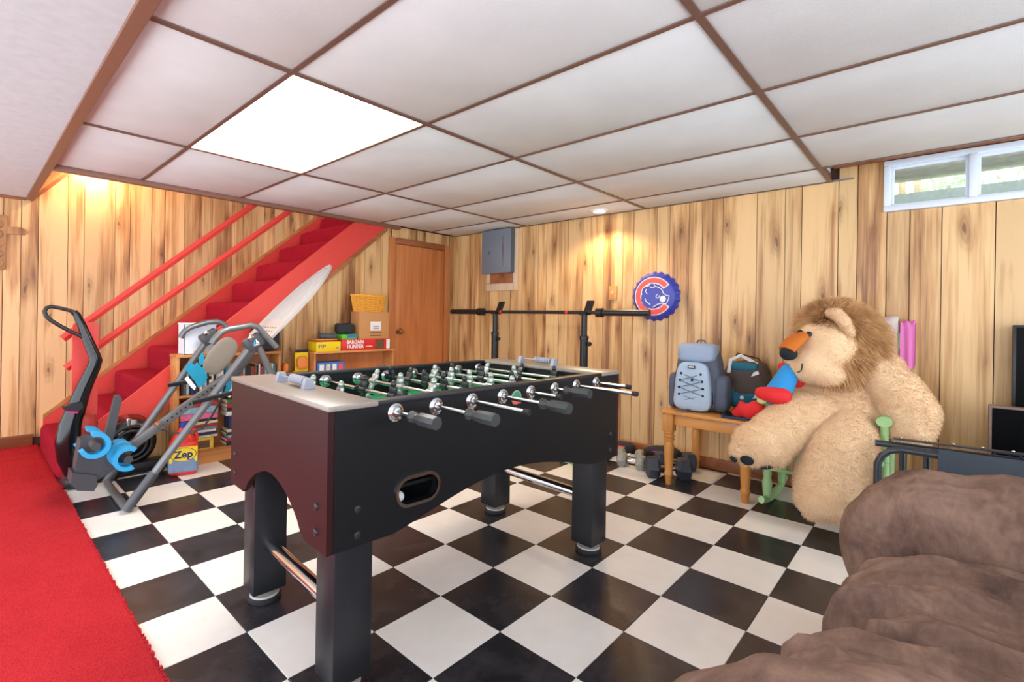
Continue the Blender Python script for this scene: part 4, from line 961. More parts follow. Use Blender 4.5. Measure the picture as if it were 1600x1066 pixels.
# ================================================================== BOOKCASES UNDER THE STAIRS
YB0, YB1 = 2.415, 2.574
def bookcase(label, x0, x1, ztop, shelves):
    r = thing('bookcase', label, 'bookcase', ((x0 + x1) / 2, (YB0 + YB1) / 2, 0))
    for x in (x0, x1 - 0.018): MB().bx((x, YB0, 0), (x + 0.018, YB1, ztop - 0.019), 0.001).build('side', 'shelf_wood', r)
    MB().bx((x0 - 0.004, YB0 - 0.006, ztop - 0.0185), (x1 + 0.004, YB1, ztop), 0.002).build('top', 'shelf_wood', r)
    for z in shelves: MB().bx((x0 + 0.0185, YB0 + 0.004, z - 0.016), (x1 - 0.0185, YB1 - 0.007, z), 0.001).build('shelf', 'shelf_wood', r)
    MB().bx((x0 + 0.0185, YB1 - 0.006, 0.02), (x1 - 0.0185, YB1, ztop - 0.019)).build('back', 'door_wood', r)
    MB().bx((x0 + 0.0185, YB0 + 0.006, 0), (x1 - 0.0185, YB0 + 0.02, shelves[0] - 0.0165)).build('plinth', 'shelf_wood', r)
    return r
LX0, LX1, LZ = -0.275, 0.452, 0.785
bookcase('wooden bookcase full of discs and books next to the red cleaner jug', LX0, LX1, LZ, [0.10, 0.50])
RX0, RX1, RZt = 0.735, 1.555, 0.765
bookcase('wooden open bookcase with board games on top beside the brown door', RX0, RX1, RZt, [0.10, 0.46])

book_cols = {'dark blue': (40, 52, 92), 'black': (36, 34, 38), 'white': (226, 224, 220), 'red': (176, 48, 46), 'grey': (120, 126, 136), 'teal': (60, 120, 130), 'pink': (222, 110, 150), 'brown': (110, 76, 56), 'cream': (226, 210, 170), 'light blue': (140, 178, 200), 'green': (70, 110, 70), 'yellow': (226, 188, 70)}
for k, c in book_cols.items(): plain('book_' + k, c, 0.45, var=0.25, scale=55)
plain('paper', (236, 228, 210), 0.8)
rg = random.Random(23); x = LX0 + 0.03; cases = []
while x < LX1 - 0.045:
    w_ = rg.choice([0.0135, 0.0135, 0.015, 0.019]); col = rg.choice(['dark blue', 'black', 'black', 'white', 'red', 'grey', 'teal', 'light blue', 'brown', 'cream'])
    cases.append((x + w_ / 2, w_, rg.uniform(0.17, 0.192), col, rg.uniform(0, 0.01))); x += w_ + 0.0012
for i, (x, w_, h, col, dy) in enumerate(cases):
    o = MB().box((0, 0, h / 2), (w_, 0.125, h), 0.0015, seg=1).build('disc_case', 'book_' + col, origin=(0, 0, 0)); o.location = (x, YB0 + 0.0745 + dy, 0.5005)
    lab = '%s disc case between %s and %s ones on the upper shelf' % (col, cases[i - 1][3], cases[i + 1][3]) if 0 < i < len(cases) - 1 else '%s disc case at the %s end of the upper shelf row' % (col, 'stair' if i == 0 else 'door')
    tag(o, lab, 'disc case', 'disc cases standing on the upper shelf')
def flat_book(name, x0, x1, y0, z, h, col, label, group=None, d=0.135):
    r = thing(name, label, 'book', ((x0 + x1) / 2, y0 + d / 2, z), rg.uniform(-0.03, 0.03), group)
    W_ = x1 - x0
    MB().box((0, 0, 0.001), (W_, d, 0.002)).box((0, 0, h - 0.001), (W_, d, 0.002)).box((0, -d / 2 + 0.001, h / 2), (W_, 0.002, h)).build('cover', 'book_' + col, r, local=True)
    MB().box((0, 0.002, h / 2), (W_ - 0.006, d - 0.008, h - 0.0045)).build('pages', 'paper', r, local=True)
z = 0.1005
def stackrow(x0, x1, z, rows, tail):
    for i, (h, col, ins) in enumerate(rows):
        pos = 'at the bottom' if i == 0 else 'on top' if i == len(rows) - 1 else 'between the %s and %s ones' % (rows[i - 1][1], rows[i + 1][1])
        flat_book('stacked_book', x0 + ins, x1 - ins, YB0 + 0.008, z, h, col, '%s book %s, stack %s' % (col, pos, tail)); z += h + 0.0008
# photo box on the bottom shelf, stacks of tapes, games and books
pb = thing('picture_box', 'small yellow box with a brown picture on the lowest bookcase shelf', 'box', (LX0 + 0.145, YB0 + 0.06, 0.1005))
MB().bx((LX0 + 0.05, YB0 + 0.012, 0.1005), (LX0 + 0.245, YB0 + 0.1, 0.185), 0.002).build('carton', 'book_yellow', pb)
MB().bx((LX0 + 0.075, YB0 + 0.0112, 0.112), (LX0 + 0.22, YB0 + 0.0119, 0.165)).build('picture', 'book_brown', pb)
stackrow(LX0 + 0.03, LX0 + 0.27, 0.186, [(0.018, 'cream', 0.0), (0.02, 'dark blue', 0.004), (0.018, 'white', 0.012), (0.02, 'grey', 0.004), (0.018, 'red', 0.008), (0.02, 'cream', 0.0), (0.016, 'black', 0.012), (0.044, 'pink', 0.0), (0.044, 'light blue', 0.0), (0.036, 'red', 0.006)], 'above the yellow picture box')
stackrow(LX0 + 0.33, LX0 + 0.49, 0.1005, [(0.03, 'black', 0.0), (0.024, 'red', 0.006), (0.022, 'light blue', 0.014), (0.02, 'black', 0.0), (0.02, 'cream', 0.01)], 'beside the yellow picture box')
for i, col in enumerate(['dark blue', 'grey', 'teal', 'black', 'white', 'light blue', 'green']):
    o = MB().box((0, 0, 0.05), (0.017, 0.11, 0.10), 0.0015, seg=1).build('small_book', 'book_' + col, origin=(0, 0, 0)); o.location = (LX0 + 0.36 + i * 0.0185, YB0 + 0.07, 0.2195)
    tag(o, 'small %s book standing on the short stack in the lower shelf' % col, 'book', 'small books standing on the short stack')
stackrow(LX0 + 0.33, LX0 + 0.50, 0.321, [(0.03, 'white', 0.0), (0.028, 'black', 0.004), (0.03, 'red', 0.0), (0.028, 'green', 0.004)], 'above the row of small books')
for i, col in enumerate(['brown', 'dark blue', 'red', 'cream', 'black', 'green', 'grey', 'white']):
    o = MB().box((0, 0, 0.1), (0.022, 0.12, 0.2), 0.0015, seg=1).build('tall_book', 'book_' + col, origin=(0, 0, 0)); o.location = (LX0 + 0.53 + i * 0.0235, YB0 + 0.075, 0.1005)
    tag(o, 'tall %s book upright at the foosball side of the lower shelf' % col, 'book', 'tall books on the lower shelf')

# on top of the full bookcase
bk = thing('storage_bin', 'white plastic storage bin behind the inversion table handle on the bookcase', 'bin', (LX0 + 0.13, 2.49, LZ))
b = MB(); x0, x1, y0, y1, z0, z1, tkn = LX0 + 0.045, LX0 + 0.255, 2.425, 2.56, LZ, LZ + 0.215, 0.004
b.bx((x0, y0, z0), (x1, y1, z0 + tkn)).bx((x0, y0, z0), (x1, y0 + tkn, z1)).bx((x0, y1 - tkn, z0), (x1, y1, z1)).bx((x0, y0, z0), (x0 + tkn, y1, z1)).bx((x1 - tkn, y0, z0), (x1, y1, z1)); b.build('bin_body', 'vinyl_white', bk, smooth=False)
MB().tube([(x0, y0, z1), (x1, y0, z1), (x1, y1, z1), (x0, y1, z1)], 0.006, 8, closed=True).build('bin_rim', 'white', bk)
o = MB().bx((LX0 + 0.10, 2.417, LZ), (LX0 + 0.24, 2.424, LZ + 0.03), 0.002).build('yellow_pad', 'book_cream'); tag(o, 'small cream note pad in front of the white storage bin', 'note pad')
tb = thing('tool_bag', 'black soft tool bag with grey strap on top of the full bookcase', 'bag', (0.36, 2.49, LZ))
superbox((0.355, 2.49, LZ + 0.112), (0.19, 0.13, 0.21), n=6, res=12, wr=0.004, wf=9, seed=2).build('bag_body', 'bag_black', tb)
MB().bx((0.268, 2.414, LZ + 0.14), (0.442, 2.422, LZ + 0.20), 0.003).build('front_flap', 'duffel_brown', tb)
MB().tube([(0.30, 2.47, LZ + 0.205), (0.33, 2.47, LZ + 0.24), (0.39, 2.47, LZ + 0.245), (0.44, 2.46, LZ + 0.21), (0.455, 2.455, LZ + 0.16)], 0.012, 8, flat=(0.4, 1.4)).build('strap', 'pack_dark', tb)

# between the bookcases: wooden crate with a carded toy
o = MB().bx((0.50, 2.44, 0), (0.70, 2.57, 0.60), 0.003).build('plywood_box', 'shelf_wood'); tag(o, 'narrow plywood box standing between the two bookcases', 'box')
p0, p1 = PY(463, 573, 2.47), PY(484, 546, 2.47)
ty = thing('carded_toy', 'yellow and orange carded toy pack standing between the bookcases', 'toy pack', ((p0.x + p1.x) / 2, 2.49, 0.6005))
MB().bx((p0.x, 2.495, 0.6005), (p1.x, 2.498, p1.z)).build('card', 'yellow', ty, smooth=False)
superbox(((p0.x + p1.x) / 2, 2.478, 0.675), (0.10, 0.034, 0.11), n=3, res=8).build('blister', 'orange', ty)
MB().bx((p0.x, 2.4935, p1.z - 0.025), (p1.x, 2.4945, p1.z)).build('header', 'black_plastic', ty, smooth=False)
MB().bx((p0.x - 0.01, 2.5, 0.6005), (p0.x + 0.09, 2.52, 0.606)).build('stand', 'yellow', ty, smooth=False)
o = superbox((0.525, 2.50, 0.6405), (0.045, 0.06, 0.08), n=4, res=6).build('small_pouch', 'orange'); tag(o, 'small orange pouch beside the carded toy on the plywood box', 'pouch')

# on top of the open bookcase
def boxlid(name, label, lo, hi, mat, cat='game box'):
    r = thing(name, label, cat, ((lo[0] + hi[0]) / 2, (lo[1] + hi[1]) / 2, lo[2]))
    MB().bx((lo[0] + 0.002, lo[1] + 0.002, lo[2]), (hi[0] - 0.002, hi[1] - 0.002, hi[2] - 0.02), 0.001).build('tray', mat, r)
    MB().bx((lo[0], lo[1], lo[2] + 0.012), (hi[0], hi[1], hi[2]), 0.0015).build('lid', mat, r); return r
zt = RZt
yb_ = boxlid('board_game', 'yellow board game box at the end of the open bookcase', (0.755, 2.42, zt), (0.985, 2.565, zt + 0.082), 'yellow')
for q in range(4): MB().bx((0.775 + q * 0.018, 2.4185, zt + 0.03 + (q % 2) * 0.008), (0.785 + q * 0.018, 2.4195, zt + 0.06)).build('print', 'navy', yb_, smooth=False)
MB().bx((0.94, 2.4185, zt + 0.02), (0.965, 2.4195, zt + 0.035)).build('print', 'label_blue', yb_, smooth=False)
boxlid('board_game', 'flat orange game box on top of the yellow board game box', (0.765, 2.43, zt + 0.0825), (0.955, 2.56, zt + 0.105), 'orange')
rb = boxlid('board_game', 'red board game box lettered BARGAIN HUNTER on the open bookcase', (0.995, 2.42, zt), (1.505, 2.568, zt + 0.098), 'red_box')
text('BARGAIN', 0.046, 'white', rb, (1.13, 2.4185, zt + 0.072), (1, 0, 0), (0, 0, 1), bold=0.0014, sx=0.9)
text('HUNTER', 0.046, 'white', rb, (1.13, 2.4185, zt + 0.032), (1, 0, 0), (0, 0, 1), bold=0.0014, sx=0.95)
MB().bx((1.24, 2.4185, zt + 0.028), (1.31, 2.4195, zt + 0.034)).build('print', 'white', rb, smooth=False)
MB().bx((1.34, 2.4185, zt + 0.004), (1.44, 2.4195, zt + 0.092)).build('picture', 'book_brown', rb, smooth=False)
MB().bx((1.465, 2.4185, zt + 0.004), (1.503, 2.4195, zt + 0.092)).build('end_print', 'white', rb, smooth=False)
p0 = PY(561, 541, 2.43); p1 = PY(608, 488, 2.43); zb0 = zt + 0.0985
cb = thing('cardboard_box', 'brown cardboard box with white label on the red game box', 'cardboard box', ((p0.x + p1.x) / 2, 2.49, zb0))
MB().bx((p0.x, 2.43, zb0), (p1.x, 2.572, p1.z), 0.002).build('carton', 'carton', cb)
wx = p1.x - p0.x; hz_ = p1.z - zb0
MB().bx((p0.x + wx * 0.36, 2.4288, zb0 + hz_ * 0.30), (p0.x + wx * 0.72, 2.4296, zb0 + hz_ * 0.64)).build('shipping_label', 'white', cb, smooth=False)
for q in (0.30, 0.37): MB().bx((p0.x + wx * (0.45), 2.4284, zb0 + hz_ * (q + 0.06)), (p0.x + wx * 0.65, 2.4287, zb0 + hz_ * (q + 0.085))).build('print', 'book_grey', cb, smooth=False)
for q in (0.10, 0.2): MB().bx((p0.x + wx * 0.36, 2.4288, zb0 + hz_ * q), (p0.x + wx * 0.74, 2.4296, zb0 + hz_ * (q + 0.035))).build('print', 'book_brown', cb, smooth=False)
bx0, bx1 = PY(550, 470, 2.49).x, PY(603, 470, 2.49).x; zt2 = p1.z; bh = PY(575, 462, 2.49).z - zt2
bkt = thing('wicker_basket', 'honey coloured wicker basket standing on the cardboard box', 'basket', ((bx0 + bx1) / 2, 2.50, zt2))
n_ = 40; rw = (bx1 - bx0) / 2; cxb = (bx0 + bx1) / 2; ry_ = 0.075
MB().lathe([(rw * 0.80, 0.0), (rw * 0.82, 0.006)], (cxb, 2.50, zt2), seg=36, sy=ry_ / rw).build('base', 'wicker', bkt)
rows = 9
for r in range(rows):
    f = r / (rows - 1); rr = rw * (0.82 + 0.14 * f); z = zt2 + 0.008 + (bh - 0.016) * f
    MB().tube([(cxb + (rr + 0.006 * math.cos(16 * a + r * PI)) * math.cos(a), 2.50 + (rr * ry_ / rw + 0.005 * math.cos(16 * a + r * PI)) * math.sin(a), z) for a in [k * 2 * PI / 80 for k in range(80)]], 0.0085, 5, closed=True).build('weave', 'wicker', bkt)
for k in range(20):
    a = 2 * PI * k / 20
    MB().tube([(cxb + rw * 0.82 * math.cos(a), 2.5 + ry_ * 0.82 * math.sin(a), zt2 + 0.004), (cxb + rw * 0.985 * math.cos(a), 2.5 + ry_ * 0.985 * math.sin(a), zt2 + bh)], 0.006, 5).build('stake', 'wicker', bkt)
MB().tube([(cxb + rw * 1.0 * math.cos(a), 2.5 + ry_ * 1.02 * math.sin(a), zt2 + bh + 0.003 * math.cos(14 * a)) for a in [k * 2 * PI / 80 for k in range(80)]], 0.0095, 6, closed=True).build('rim', 'wicker', bkt)
gb = boxlid('small_box', 'bright green and blue small box below the black pouch', (1.005, 2.435, zt + 0.0985), (1.16, 2.56, zt + 0.142), 'green_bright', 'box')
MB().bx((1.055, 2.4335, zt + 0.112), (1.15, 2.4345, zt + 0.138)).build('print', 'blue_label', gb, smooth=False)
o = superbox((1.065, 2.50, zt + 0.194), (0.17, 0.11, 0.088), n=3.5, res=10, wr=0.006, wf=12, seed=5).build('black_pouch', 'bag_black'); tag(o, 'black soft pouch piled on the green box beside the cardboard box', 'pouch')
o = superbox((0.90, 2.50, zt + 0.126), (0.15, 0.09, 0.04), n=2.5, res=10, wr=0.006, wf=14, seed=6).build('grey_cloth', 'pack_dark'); tag(o, 'crumpled grey cloth lying on the flat orange game box', 'cloth')
ib = boxlid('board_game', 'blue game box with white print inside the open bookcase', (0.775, 2.43, 0.4605), (1.01, 2.555, 0.53), 'navy')
ib2 = boxlid('board_game', 'blue and white game box lying on the blue one inside the open bookcase', (0.77, 2.425, 0.531), (1.03, 2.555, 0.67), 'blue_label')
for q, m in enumerate(('white', 'book_cream', 'white', 'sign_red')): MB().bx((0.79 + q * 0.06, 2.4235, 0.60), (0.83 + q * 0.06, 2.4245, 0.655)).build('print', m, ib2, smooth=False)

# ================================================================== BENCH TABLE AND WHAT STANDS ON IT
bt = thing('end_table', 'orange pine end table with turned legs against the panelled wall', 'table', (2.18, -0.32, 0))
TX0, TX1, TY0, TY1, TZ = 1.885, 2.462, -0.60, -0.055, 0.49
MB().bx((TX0, TY0, TZ - 0.024), (TX1, TY1, TZ), 0.007).build('table_top', 'pine_top', bt)
ap = 0.035
for (a, c) in (((TX0 + 0.035, TY0 + 0.075), (TX0 + 0.055, TY1 - 0.075)), ((TX1 - 0.055, TY0 + 0.075), (TX1 - 0.035, TY1 - 0.075))): MB().bx((a[0], a[1], TZ - 0.095), (c[0], c[1], TZ - 0.0245), 0.002).build('apron', 'pine_top', bt)
for y in (TY0 + 0.035, TY1 - 0.055): MB().bx((TX0 + 0.075, y, TZ - 0.095), (TX1 - 0.075, y + 0.02, TZ - 0.0245), 0.002).build('apron', 'pine', bt)
prof = [(0.018, 0.0), (0.021, 0.02), (0.023, 0.05), (0.028, 0.06), (0.03, 0.07), (0.024, 0.085), (0.026, 0.12), (0.031, 0.2), (0.033, 0.25), (0.028, 0.275), (0.026, 0.285), (0.033, 0.292), (0.034, 0.30), (0.028, 0.306), (0.033, 0.312), (0.035, 0.322), (0.028, 0.332), (0.032, 0.34), (0.03, 0.352)]
for x in (TX0 + 0.042, TX1 - 0.042):
    for y in (TY0 + 0.042, TY1 - 0.042):
        MB().lathe(prof, (x, y, 0), seg=20).bx((x - 0.033, y - 0.033, 0.35), (x + 0.033, y + 0.033, TZ - 0.0245), 0.003).build('leg', 'pine', bt)

bpk = thing('backpack', 'blue-grey backpack with laced cord front standing on the pine end table', 'backpack', (2.065, -0.23, TZ + 0.007), 0.10)
def K_(b, n, m, p=bpk, **k): return b.build(n, m, p, local=True, **k)
def taper(w_):
    f = max(0, min(1, (w_.z + 0.215) / 0.43)); s = 1 - 0.30 * f ** 2; return Vector((w_.x * (1 - 0.12 * f) + 0.02 * f, w_.y * s, w_.z))
K_(superbox((0.02, 0, 0.215), (0.20, 0.31, 0.43), n=5, res=16, folds=taper, wr=0.003, wf=8, seed=1), 'body', 'pack_dark')
def taper2(w_):
    f = max(0, min(1, (w_.z + 0.15) / 0.30)); return Vector((w_.x + 0.012 * f, w_.y * (1 - 0.22 * f ** 1.5), w_.z))
K_(superbox((-0.095, 0.012, 0.158), (0.075, 0.235, 0.31), n=5, res=14, folds=taper2, wr=0.002, wf=8, seed=2), 'front_pocket', 'pack_light')
K_(superbox((0.005, 0.004, 0.372), (0.185, 0.235, 0.125), n=4, res=12, wr=0.003, wf=9, seed=3), 'top_lid', 'pack_grey')
for s, d in ((-1, 0.085), (1, 0.05)): K_(superbox((0.0, s * 0.148, 0.115), (0.15, d, 0.23), n=4, res=10, wr=0.003, wf=9, seed=4 + s), 'side_pocket', 'pack_dark')
pt = K_(MB().box((-0.130, 0.012, 0.285), (0.004, 0.045, 0.018), 0.001, R=Matrix.Rotation(0.2, 3, 'Y')), 'brand_patch', 'felt_black')
K_(MB().box((-0.1325, 0.012, 0.2855), (0.001, 0.034, 0.008), 0, R=Matrix.Rotation(0.2, 3, 'Y')), 'patch_print', 'white', pt, smooth=False)
zz = [(0.075, 0.06), (-0.07, 0.105), (0.075, 0.15), (-0.065, 0.195), (0.065, 0.24)]; zz2 = [(-0.07, 0.06), (0.075, 0.105), (-0.07, 0.15), (0.07, 0.195), (-0.055, 0.24)]
for z_ in (zz, zz2):
    pts = []
    for (a, c) in zip(z_[:-1], z_[1:]):
        for k in range(6): f = k / 6; y = a[0] + (c[0] - a[0]) * f; pts.append((-0.137 + 0.010 * (y / 0.08) ** 2 + 0.012 * ((a[1] - 0.15) / 0.12) ** 2 + (0.012 if a[1] > .18 else 0) * f, y + 0.012, a[1] + (c[1] - a[1]) * f))
    K_(MB().tube(pts, 0.0028, 6), 'lace', 'cord_grey')
for y, z in zz + zz2: K_(MB().ell((-0.130 + 0.012 * ((z - 0.15) / 0.12) ** 2, y + 0.012, z), (0.006, 0.008, 0.008), None, 8, 6), 'lace_loop', 'felt_black')
K_(MB().lathe([(0.006, 0), (0.008, 0.006), (0.006, 0.016)], (-0.142, 0.005, 0.195), seg=10), 'cord_lock', 'felt_black')
K_(MB().tube([(-0.115, 0.02, 0.014), (-0.15, 0.05, 0.004), (-0.183, 0.075, 0.004), (-0.20, 0.088, 0.003)], 0.011, 6, flat=(0.25, 1.2)), 'strap', 'pack_dark')
for y in (-0.105, -0.095): K_(MB().tube([(-0.075, y, 0.05), (-0.062, y + 0.006, 0.18), (-0.04, y + 0.022, 0.30)], 0.003, 6), 'zip', 'felt_black')
K_(MB().tube([(0.06, -0.03, 0.425), (0.055, -0.02, 0.45), (0.055, 0.02, 0.45), (0.06, 0.03, 0.425)], 0.006, 8), 'grab_loop', 'pack_dark')

df = thing('duffel_bag', 'brown and teal duffel bag leaning behind the backpack on the end table', 'bag', (2.33, -0.455, TZ + 0.014), 0.25)
def D_(b, n, m, p=df, **k): return b.build(n, m, p, local=True, **k)
D_(superbox((0, 0, 0.155), (0.22, 0.27, 0.31), n=3.2, res=16, wr=0.008, wf=8, seed=8), 'body', 'duffel_brown')
D_(superbox((-0.085, 0.02, 0.075), (0.06, 0.19, 0.12), n=3.5, res=10, wr=0.004, wf=10, seed=9), 'front_pocket', 'duffel_teal')
D_(superbox((-0.055, 0.02, 0.275), (0.11, 0.17, 0.05), n=3, res=10, wr=0.006, wf=12, seed=10), 'teal_panel', 'duffel_teal')
D_(MB().tube([(-0.095, 0.11, 0.235), (-0.085, 0.10, 0.32), (-0.05, 0.04, 0.35), (-0.05, -0.05, 0.30), (-0.08, -0.10, 0.22)], 0.009, 8, flat=(0.5, 1.3)), 'handle', 'white')
D_(MB().tube([(-0.02, 0.12, 0.26), (0.0, 0.06, 0.36), (0.02, -0.06, 0.33), (0.02, -0.12, 0.24), (-0.03, -0.14, 0.15)], 0.009, 8, flat=(0.5, 1.3)), 'handle', 'bag_black')
D_(MB().prism([(-0.03, -0.02), (0.02, -0.012), (0.0, 0.03)], (), (-0.125, -0.06, 0.10), (0, -1, 0), (0, 0, 1), 0.004), 'tag', 'white')
D_(MB().prism([(-0.025, -0.02), (0.02, 0.0), (0.015, 0.02), (-0.01, 0.01)], (), (-0.125, -0.045, 0.24), (0, -1, 0), (0, 0, 1), 0.004), 'tag', 'white')
D_(MB().lathe([(0.012, 0), (0.012, 0.004)], (-0.118, 0.03, 0.08), (-1, 0, 0), 12), 'badge', 'white')

bo = thing('magazine', 'dark glossy magazine lying open-edged on the end table under the soft toy', 'magazine', (1.99, -0.46, TZ))
MB().box((1.99, -0.50, TZ + 0.009), (0.16, 0.17, 0.016), 0.002, rz=0.1).build('pages', 'book_dark blue', bo)
MB().box((1.98, -0.50, TZ + 0.0185), (0.162, 0.172, 0.002), 0, rz=0.1).build('cover', 'gloss_black', bo)

# soft toy: plain red and blue, slumped between table and lion
sd = thing('soft_toy', 'plain red and blue soft toy slumped on the end table against the plush lion', 'soft toy', (1.93, -0.56, TZ + 0.02))
def T_(px_, py_, x): return PX(px_, py_, x)
blobs('toy_trunk', [('l', [T_(1234, 583, 1.90), T_(1222, 605, 1.88), T_(1208, 620, 1.86)], [0.050, 0.062, 0.055])], 'toy_blue', sd, 0.008)
blobs('toy_legs', [('l', [T_(1220, 621, 1.84), T_(1206, 619, 1.82), T_(1190, 616, 1.82)], [0.054, 0.046, 0.036])], 'toy_red', sd, 0.008)
blobs('toy_arm', [('l', [T_(1182, 640, 1.88), T_(1172, 645, 1.88), T_(1162, 641, 1.90), T_(1154, 646, 1.92)], [0.046, 0.044, 0.038, 0.032]), ('e', T_(1158, 634, 1.90), (0.02, 0.018, 0.026)), ('e', T_(1149, 647, 1.92), (0.022, 0.024, 0.014))], 'toy_red', sd, 0.007)
blobs('toy_shoulder', [('l', [T_(1239, 588, 1.93), T_(1246, 597, 1.96)], [0.03, 0.04]), ('l', [T_(1222, 574, 1.93), T_(1234, 577, 1.93)], [0.024, 0.022])], 'toy_red', sd, 0.008)
blobs('toy_hand', [('e', T_(1191, 628, 1.84), (0.03, 0.03, 0.02))], 'toy_lime', sd, 0.007)

sd.location.z += 0.006
# ================================================================== DUMBBELLS, SHOES
def hexdb(label, c, ang, R_, hl, gl, mat, group=None, gm='chrome'):
    r = thing('hex_dumbbell', label, 'dumbbell', (c[0], c[1], 0), ang, group)
    ap_ = R_ * math.cos(PI / 6)
    for s in (-1, 1):
        b = MB(); b.lathe([(R_ * 0.72, 0), (R_, 0.018), (R_, hl - 0.012), (R_ * 0.82, hl)], (0, s * gl / 2, ap_), (0, s, 0), 6)
        b.build('head', mat, r, local=True, angle=20)
    MB().tube([(0, -gl / 2, ap_), (0, -gl / 6, ap_), (0, 0, ap_), (0, gl / 6, ap_), (0, gl / 2, ap_)], [0.014, 0.016, 0.0185, 0.016, 0.014], 14).build('grip', gm, r, local=True)
hexdb('large black hex dumbbell on the floor under the end table', (2.045, -0.045), 0.62, 0.078, 0.085, 0.115, 'hex_black')
hexdb('black hex dumbbell tucked behind the large one by the baseboard', (2.25, -0.01), 0.72, 0.072, 0.08, 0.115, 'hex_black')
hexdb('worn grey hex dumbbell lying beside the black dumbbells', (2.075, 0.235), 0.12, 0.056, 0.06, 0.075, 'hex_grey')
hexdb('worn grey hex dumbbell lying behind the other grey one near the shoes', (2.20, 0.31), 0.35, 0.056, 0.06, 0.075, 'hex_grey')
gy = thing('sports_shoe', 'black and pink sports shoe lying on its side behind the dumbbells', 'shoe', (2.41, 0.15, 0), 0.08)
def shoe_fold(w_): 
    f = (w_.y + 0.13) / 0.26; return Vector((w_.x, w_.y, w_.z * (1.0 - 0.45 * max(0, f - 0.45) / 0.55)))
superbox((0, 0, 0.062), (0.11, 0.27, 0.11), n=3, res=12, folds=shoe_fold, wr=0.003, wf=14, seed=3).build('upper', 'bag_black', gy, local=True)
superbox((0, 0, 0.014), (0.10, 0.275, 0.028), n=6, res=8).build('sole', 'rubber', gy, local=True)
MB().tube([(-0.056, -0.10, 0.05), (-0.062, -0.02, 0.085), (-0.05, 0.06, 0.07)], 0.006, 6, flat=(1, 0.6)).build('stripe', 'magenta', gy, local=True)
gy2 = thing('sports_shoe', 'black sports shoe with red lettering patch beside the grey dumbbells', 'shoe', (2.33, 0.47, 0), 0.3)
superbox((0, 0, 0.055), (0.10, 0.25, 0.10), n=3, res=12, folds=shoe_fold, wr=0.003, wf=14, seed=4).build('upper', 'bag_black', gy2, local=True)
superbox((0, 0, 0.013), (0.092, 0.255, 0.026), n=6, res=8).build('sole', 'rubber', gy2, local=True)
MB().box((-0.05, -0.03, 0.075), (0.006, 0.05, 0.016), 0.001).build('patch', 'sign_red', gy2, local=True)
p = PZ(897, 722, 0.035)
o = MB().ell((p.x + 0.02, p.y, 0.037), (0.037, 0.037, 0.037), None, 20, 14).build('green_ball', 'green_bright'); tag(o, 'small bright green ball on the floor behind the foosball table leg', 'ball')
# ================================================================== ROCKING CHAIR, LION, BLANKET
rc = thing('rocking_chair', 'light green wooden rocking chair under the plush lion', 'rocking chair', (2.16, -0.92, 0))
RY0, RY1, RX0_, RX1_ = -1.19, -0.66, 1.96, 2.36
for y in (RY0, RY1):
    pts = []
    for k in range(15):
        f = k / 14; x = 1.86 + f * 0.58; pts.append((x, y, 0.02 + 0.16 * (f - 0.5) ** 2 * 1.0 + 0.004))
    MB().tube(pts, 0.022, 8, flat=(1.0, 0.75)).build('rocker', 'chair_green', rc)
    MB().lathe([(0.018, 0.0), (0.024, 0.06), (0.028, 0.10), (0.02, 0.13), (0.024, 0.15), (0.02, 0.2), (0.022, 0.33)], (RX0_ + 0.02, y, 0.035), (0.05, 0, 1), 16).build('leg', 'chair_green', rc)
    MB().lathe([(0.018, 0.0), (0.024, 0.08), (0.02, 0.15), (0.022, 0.33)], (RX1_ - 0.02, y, 0.035), (0.03, 0, 1), 16).build('leg', 'chair_green', rc)
    yt = y - (0.13 if y == RY1 else 0.06); MB().tube([(RX1_, y, 0.36), (RX1_ + 0.045, (y + yt) / 2, 0.7), (RX1_ + 0.075, yt, 1.0)], [0.022, 0.02, 0.016], 12).build('back_post', 'chair_green', rc)
    MB().tube([(RX0_ + 0.03, y, 0.37), (RX0_ + 0.025, y, 0.48), (RX0_ + 0.02, y, 0.565)], [0.022, 0.018, 0.02], 12).build('arm_post', 'chair_green', rc)
    MB().tube([(RX0_ - 0.03, y, 0.582), (RX0_ + 0.03, y, 0.585), (RX0_ + 0.2, y, 0.575), (RX1_ + 0.03, y, 0.585)], [0.03, 0.028, 0.024, 0.022], 14, flat=(0.9, 1.1)).build('arm', 'chair_green', rc)
    MB().cyl((RX0_ + 0.025, y, 0.2), (RX1_ - 0.02, y, 0.2), 0.011, 10).build('stretcher', 'chair_green', rc)
MB().bx((RX0_ - 0.02, RY0 + 0.0, 0.345), (RX1_ + 0.01, RY1 + 0.03, 0.375), 0.01).build('seat', 'chair_green', rc)
superbox(((RX0_ + RX1_) / 2 - 0.02, (RY0 + RY1) / 2, 0.40), (0.40, 0.46, 0.06), n=4, res=10, wr=0.003, wf=6).build('seat_cushion', 'plaid', rc)
for x in (RX0_ + 0.02, RX1_ - 0.02): MB().cyl((x, RY0, 0.22), (x, RY1, 0.22), 0.011, 10).build('stretcher', 'chair_green', rc)
MB().box((RX1_ + 0.072, (RY0 + RY1) / 2 - 0.095, 0.985), (0.022, RY1 - RY0 - 0.08, 0.09), 0.008).build('top_rail', 'chair_green', rc)
for k in range(6):
    y = RY0 + 0.075 + k * (RY1 - RY0 - 0.15) / 5
    MB().tube([(RX1_ + 0.005, y, 0.375), (RX1_ + 0.045, y - 0.05, 0.7), (RX1_ + 0.068, y - 0.095, 0.95)], 0.008, 8).build('spindle', 'chair_green', rc)

